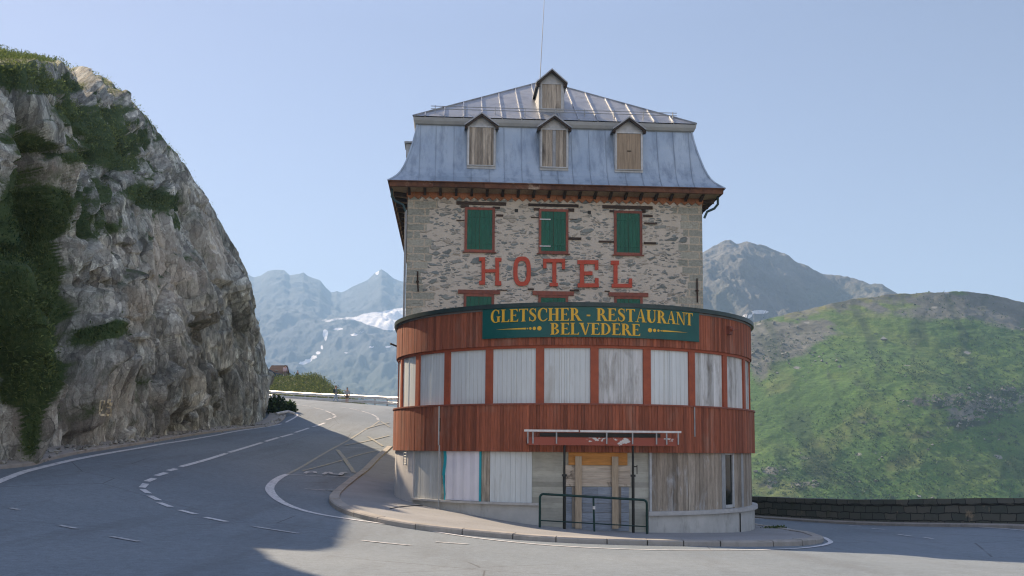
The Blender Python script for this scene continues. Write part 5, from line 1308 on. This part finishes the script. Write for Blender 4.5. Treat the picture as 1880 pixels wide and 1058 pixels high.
# tufts of weeds at the foot of the railing, cable on the pavement
def weeds(name, px, py, n, seed, label):
    c = gp(px, py); rng = np.random.default_rng(seed); p = np.c_[c[0]+rng.normal(0,.22,n), c[1]+rng.normal(0,.06,n), np.full(n, c[2]+.11)]
    return scatter_leaves(name, M_GRASS, p, np.tile([0,0,1.], (n,1)), 5, (.05,.16), (.1,.25), .02, seed, label=label, cat='weeds')
weeds('weed_tuft', 975, 967, 26, 41, 'sparse green weeds on the pavement by the left end of the green railing')
weeds('weed_tuft', 1425, 977, 30, 42, 'low weeds on the pavement right of the round annex')
M = MB(); M.tube([tuple(gp(x, y)+np.array([0,0,.13])) for x, y in ((716,943),(735,939),(760,937),(785,935),(806,933))], .012, 6)
tag(M.build('loose_cable', M_BLACK), 'thin black cable lying on the pavement near the annex wall', 'cable')
# ---------------------------------------------------------------- people, car and hut
def skinned(name, joints, edges, mat, parent=None, sub=2):
    me = bpy.data.meshes.new(name); me.from_pydata([j[0] for j in joints], edges, []); me.materials.append(mat)
    o = bpy.data.objects.new(name, me); col.objects.link(o)
    if parent: o.parent = parent
    sk = o.modifiers.new('skin', 'SKIN'); sk.use_smooth_shade = True
    for v, j in zip(me.skin_vertices[0].data, joints): v.radius = (j[1], j[1]*(j[2] if len(j) > 2 else 1))
    me.skin_vertices[0].data[0].use_root = True
    if sub: s = o.modifiers.new('sub', 'SUBSURF'); s.levels = sub; s.render_levels = sub
    return o
M_SKIN = mat_plain('skin', (.30,.19,.14), .6, 0, (.38,.21,.14), 5, var=0)
def cloth(name, c): return mat_plain(name, c, .85, 0, tuple(x*.8 for x in c), 8, var=0)
M_HAIR = cloth('dark_hair', (.03,.02,.016)); M_HAIRR = cloth('reddish_hair', (.12,.045,.04))
def person(loc, rz, h, label, top, bottom, hair, stride=.2, shorts=False, pack=None, arms=(.1,.1), sleeves=True, fore=None, group=None):
    s = h/1.75
    T = bpy.data.objects.new('person_root', None); bpy.data.objects.remove(T)
    def J(x, y, z, r, k=1): return ((x*s, y*s, z*s), r*s, k)
    st = stride
    jl = [J(0,0,.95,.145,.75), J(0,0,1.12,.135,.72), J(0,.0,1.32,.165,.62), J(0,0,1.47,.07), J(0,-.01,1.56,.06), J(0,-.02,1.66,.098,1.1), J(0,-.02,1.74,.07),
          J(.09,0,.86,.095), J(.10,-st*.5,.50,.066), J(.105,-st,.09,.045), J(.115,-st-.15,.04,.04),
          J(-.09,0,.86,.095), J(-.10,st*.4,.50,.066), J(-.105,st,.12,.045), J(-.115,st-.14,.05,.04),
          J(.20,0,1.40,.062), J(.25,arms[0]*.4,1.14,.045), J(.26,-.1+arms[0]*.6,.90,.034), J(.26,-.12+arms[0]*.6,.82,.036),
          J(-.20,0,1.40,.062), J(-.25,arms[1]*.4,1.14,.045), J(-.26,-.1+arms[1]*.6,.90,.034), J(-.26,-.12+arms[1]*.6,.82,.036)]
    if fore: jl[17] = J(.16,-.26,1.12,.036); jl[18] = J(.08,-.30,1.14,.038); jl[21] = J(-.16,-.26,1.12,.036); jl[22] = J(-.08,-.30,1.14,.038)
    ed = [(0,1),(1,2),(2,3),(3,4),(4,5),(5,6),(0,7),(7,8),(8,9),(9,10),(0,11),(11,12),(12,13),(13,14),(2,15),(15,16),(16,17),(17,18),(2,19),(19,20),(20,21),(21,22)]
    b = skinned('person', jl, ed, M_SKIN); b.location = loc; b.rotation_euler = (0,0,rz); tag(b, label, 'person', group)
    g = lambda i, k=1.12: (jl[i][0], jl[i][1]*k+.012*s, jl[i][2])
    sh = [g(0),g(1),g(2,1.1),g(15),g(16),g(19),g(20)]; es = [(0,1),(1,2),(2,3),(3,4),(2,5),(5,6)]
    if sleeves: sh += [g(17),g(21)]; es += [(4,7),(6,8)]
    skinned('shirt', sh, es, top, b)
    if shorts:
        k8 = tuple(np.array(jl[7][0])*.3+np.array(jl[8][0])*.7); k12 = tuple(np.array(jl[11][0])*.3+np.array(jl[12][0])*.7)
        tr = [g(0,1.05),g(7),(k8,.1*s),g(11),(k12,.1*s)]; et = [(0,1),(1,2),(0,3),(3,4)]
    else: tr = [g(0,1.05),g(7),g(8),g(9),g(11),g(12),g(13)]; et = [(0,1),(1,2),(2,3),(0,4),(4,5),(5,6)]
    skinned('trousers' if not shorts else 'shorts', tr, et, bottom, b)
    sf = [(jl[9][0], .052*s), (jl[10][0], .05*s)]; skinned('shoe', sf, [(0,1)], M_BLACK, b)
    sf = [(jl[13][0], .052*s), (jl[14][0], .05*s)]; skinned('shoe', sf, [(0,1)], M_BLACK, b)
    hd = [J(0,.02,1.64,.098), J(0,.0,1.71,.107), J(0,-.01,1.765,.07)]; skinned('hair', hd, [(0,1),(1,2)], hair, b)
    M = MB(); M.add([(-.012*s,-.118*s,1.66*s),(.012*s,-.118*s,1.66*s),(0,-.145*s,1.64*s),(0,-.115*s,1.70*s),(0,-.115*s,1.63*s)], [(0,2,3),(2,1,3),(0,4,2),(4,1,2)]); M.build('nose', M_SKIN, b)
    if pack:
        M = MB(); M.box(-.16*s,.16*s,.10*s,.28*s,1.02*s,1.46*s); M.build('backpack', pack, b, bevel=.05)
    return b
def feet(px, py, Y): p = at(px, py, Y); return (p[0], p[1], gz(p[0], p[1]))
p1 = feet(616,741,97); person(p1, rad(100), 1.66, 'walker with dark backpack, pale trousers and reddish hair by the guard rail', cloth('grey_green_jacket', (.13,.15,.15)), cloth('pale_blue_trousers', (.30,.36,.42)), M_HAIRR, .26, False, cloth('dark_green_backpack', (.01,.03,.03)), (.2,-.2), fore=True)
p2 = feet(637,741,97); person(p2, rad(185), 1.58, 'person in grey top and shorts with dark hair by the guard rail', cloth('grey_shirt', (.30,.31,.31)), cloth('brown_shorts', (.09,.07,.06)), M_HAIR, .05, True, None, (.1,.1))
KB = BVHTree.FromObject(KN, bpy.context.evaluated_depsgraph_get())
def on_knoll(px, Y):
    p = at(px, 700, Y); h = KB.ray_cast(Vector((p[0], p[1], 60)), Vector((0,0,-1))); return tuple(h[0]) if h[0] else (p[0], p[1], 9.5)
person(on_knoll(523,130.5), rad(170), 1.75, 'person in pale pink top standing beside the brown hut on the knoll', cloth('pale_pink_top', (.50,.40,.45)), cloth('dusky_trousers', (.16,.13,.15)), M_HAIR, .08)
person(on_knoll(546,131.5), rad(60), 1.55, 'dark silhouetted person standing alone on the top of the grassy knoll', cloth('black_top', (.02,.022,.025)), cloth('black_trousers', (.015,.016,.02)), M_HAIR, .06)
# small wooden hut behind the knoll crest
def build_hut():
    p = on_knoll(512, 137); c = at(512, 696, 139)
    T = empty('wooden_hut', (c[0], c[1], c[2]-.1), rad(-6), label='small brown wooden hut with shingled roof on the knoll', cat='hut')
    M = MB(); M.box(-1.25,1.05,-.9,1.1,-.3,1.05); M.build('wall', M_DARKWOOD, T)
    M = MB(); M.hexa([(-1.45,-1.15,.75),(1.15,-1.15,.75),(1.12,.1,1.95),(-1.15,.1,1.95),(-1.45,-1.1,.82),(1.15,-1.1,.82),(1.12,.1,2.03),(-1.15,.1,2.03)], .5)
    M.hexa([(-1.45,1.35,.75),(1.15,1.35,.75),(1.12,.1,1.95),(-1.15,.1,1.95),(-1.45,1.35,.82),(1.15,1.35,.82),(1.12,.13,2.03),(-1.15,.13,2.03)], .4)
    r = M.build('roof', mat_wood('shingle_roof', (.15,.085,.055), (.075,.042,.03), (.16,.12,.09), (.55,.7), axis='x', grain=6, var=.2), T)
    M = MB(); M.bar((-.3,-.80,1.16),(.15,-.80,1.16),.02,.28,(0,-.7,.7)); M.build('skylight', M_PIPE, r)
    M = MB(); M.box(-.2,.35,-.93,-.9,.0,.85); M.build('door', M_BLACK, T)
build_hut()
def build_car():
    c = at(500, 700, 134); z = on_knoll(503, 134)[2]
    T = empty('parked_car', (c[0]-.6, c[1], max(z+.15, c[2]+.1)), rad(8), label='dark blue estate car with bright roof parked on the knoll beside the rock', cat='car')
    prof = [(-2.1,.32),(-2.15,.62),(-2.0,.88),(-1.85,1.32),(-1.55,1.46),(.25,1.46),(.95,.98),(1.85,.86),(2.1,.62),(2.1,.32)]
    mb = cloth('dark_blue_car_paint', (.02,.04,.06)); N = mb.node_tree.nodes['Principled BSDF']; N.inputs['Roughness'].default_value = .25; N.inputs['Coat Weight'].default_value = .6
    M = MB()
    def taper(x, z, s): return (x, s*(.82 if z < .9 else .82-.16*(z-.9)/.56), z)
    n = len(prof); L = [taper(x, z, -1) for x, z in prof]; Rr = [taper(x, z, 1) for x, z in prof]
    M.add(L+Rr, [tuple(range(n)), tuple(range(2*n-1, n-1, -1))]+[(i, i+n, (i+1) % n+n, (i+1) % n) for i in range(n)], .5); b = M.build('body', mb, T, bevel=.05)
    for sgn in (-1, 1):
        M = MB(); q = [(-1.72,.95),(-1.62,1.36),(.2,1.36),(.8,.95)]; pts = [(x, taper(x, z, sgn)[1]+sgn*.012, z) for x, z in q]
        M.add(pts, [(0,1,2,3)], .5); M.build('side_window', M_GLASSD, b)
    M = MB(); M.add([(.31,-.68,1.43),(.31,.68,1.43),(.97,.78,1.0),(.97,-.78,1.0)], [(0,1,2,3)], .5); M.build('windscreen', M_GLASSD, b)
    M = MB(); M.box(-1.5,.2,-.66,.66,1.465,1.49); M.build('roof_panel', M_WHITEMETAL, b, bevel=.02)
    for x in (-1.35, 1.3):
        for sgn in (-1, 1):
            M = MB(); M.tube([(x, sgn*.62, .32), (x, sgn*.84, .32)], .32, 20); wl = M.build('wheel', M_BLACK, T)
            M = MB(); M.tube([(x, sgn*.83, .32), (x, sgn*.855, .32)], .19, 14); M.build('rim', M_PIPE, wl)
    for sgn in (-1, 1): M = MB(); M.box(2.03,2.12,sgn*.62-.16,sgn*.62+.16,.6,.76); M.build('headlight', M_WHITEMETAL, T)
build_car()
# pale pipe end at the far foot of the rock
M = MB(); q = gp(536,764); M.tube([(q[0]-.9,q[1]-.6,q[2]+.12),(q[0]-.3,q[1]+.1,q[2]+.3),(q[0]+.0,q[1]+.6,q[2]+.2)], .09, 10)
tag(M.build('drain_pipe', M_WHITEMETAL), 'short white pipe lying by the road at the far foot of the rock', 'pipe')

# ---------------------------------------------------------------- mountain air
def build_haze():
    M = MB(); M.box(-2300, 2900, -2200, 4700, -128, 690); hm = bpy.data.materials.new('mountain_air'); hm.use_nodes = True; t = hm.node_tree; t.nodes.clear()
    v = t.nodes.new('ShaderNodeVolumePrincipled'); v.inputs['Density'].default_value = 2.7e-4; v.inputs['Color'].default_value = (.38,.64,1.0,1); v.inputs['Anisotropy'].default_value = .1
    o = t.nodes.new('ShaderNodeOutputMaterial'); t.links.new(v.outputs[0], o.inputs['Volume'])
    h = M.build('haze', hm); tag(h, kind='stuff')
build_haze()
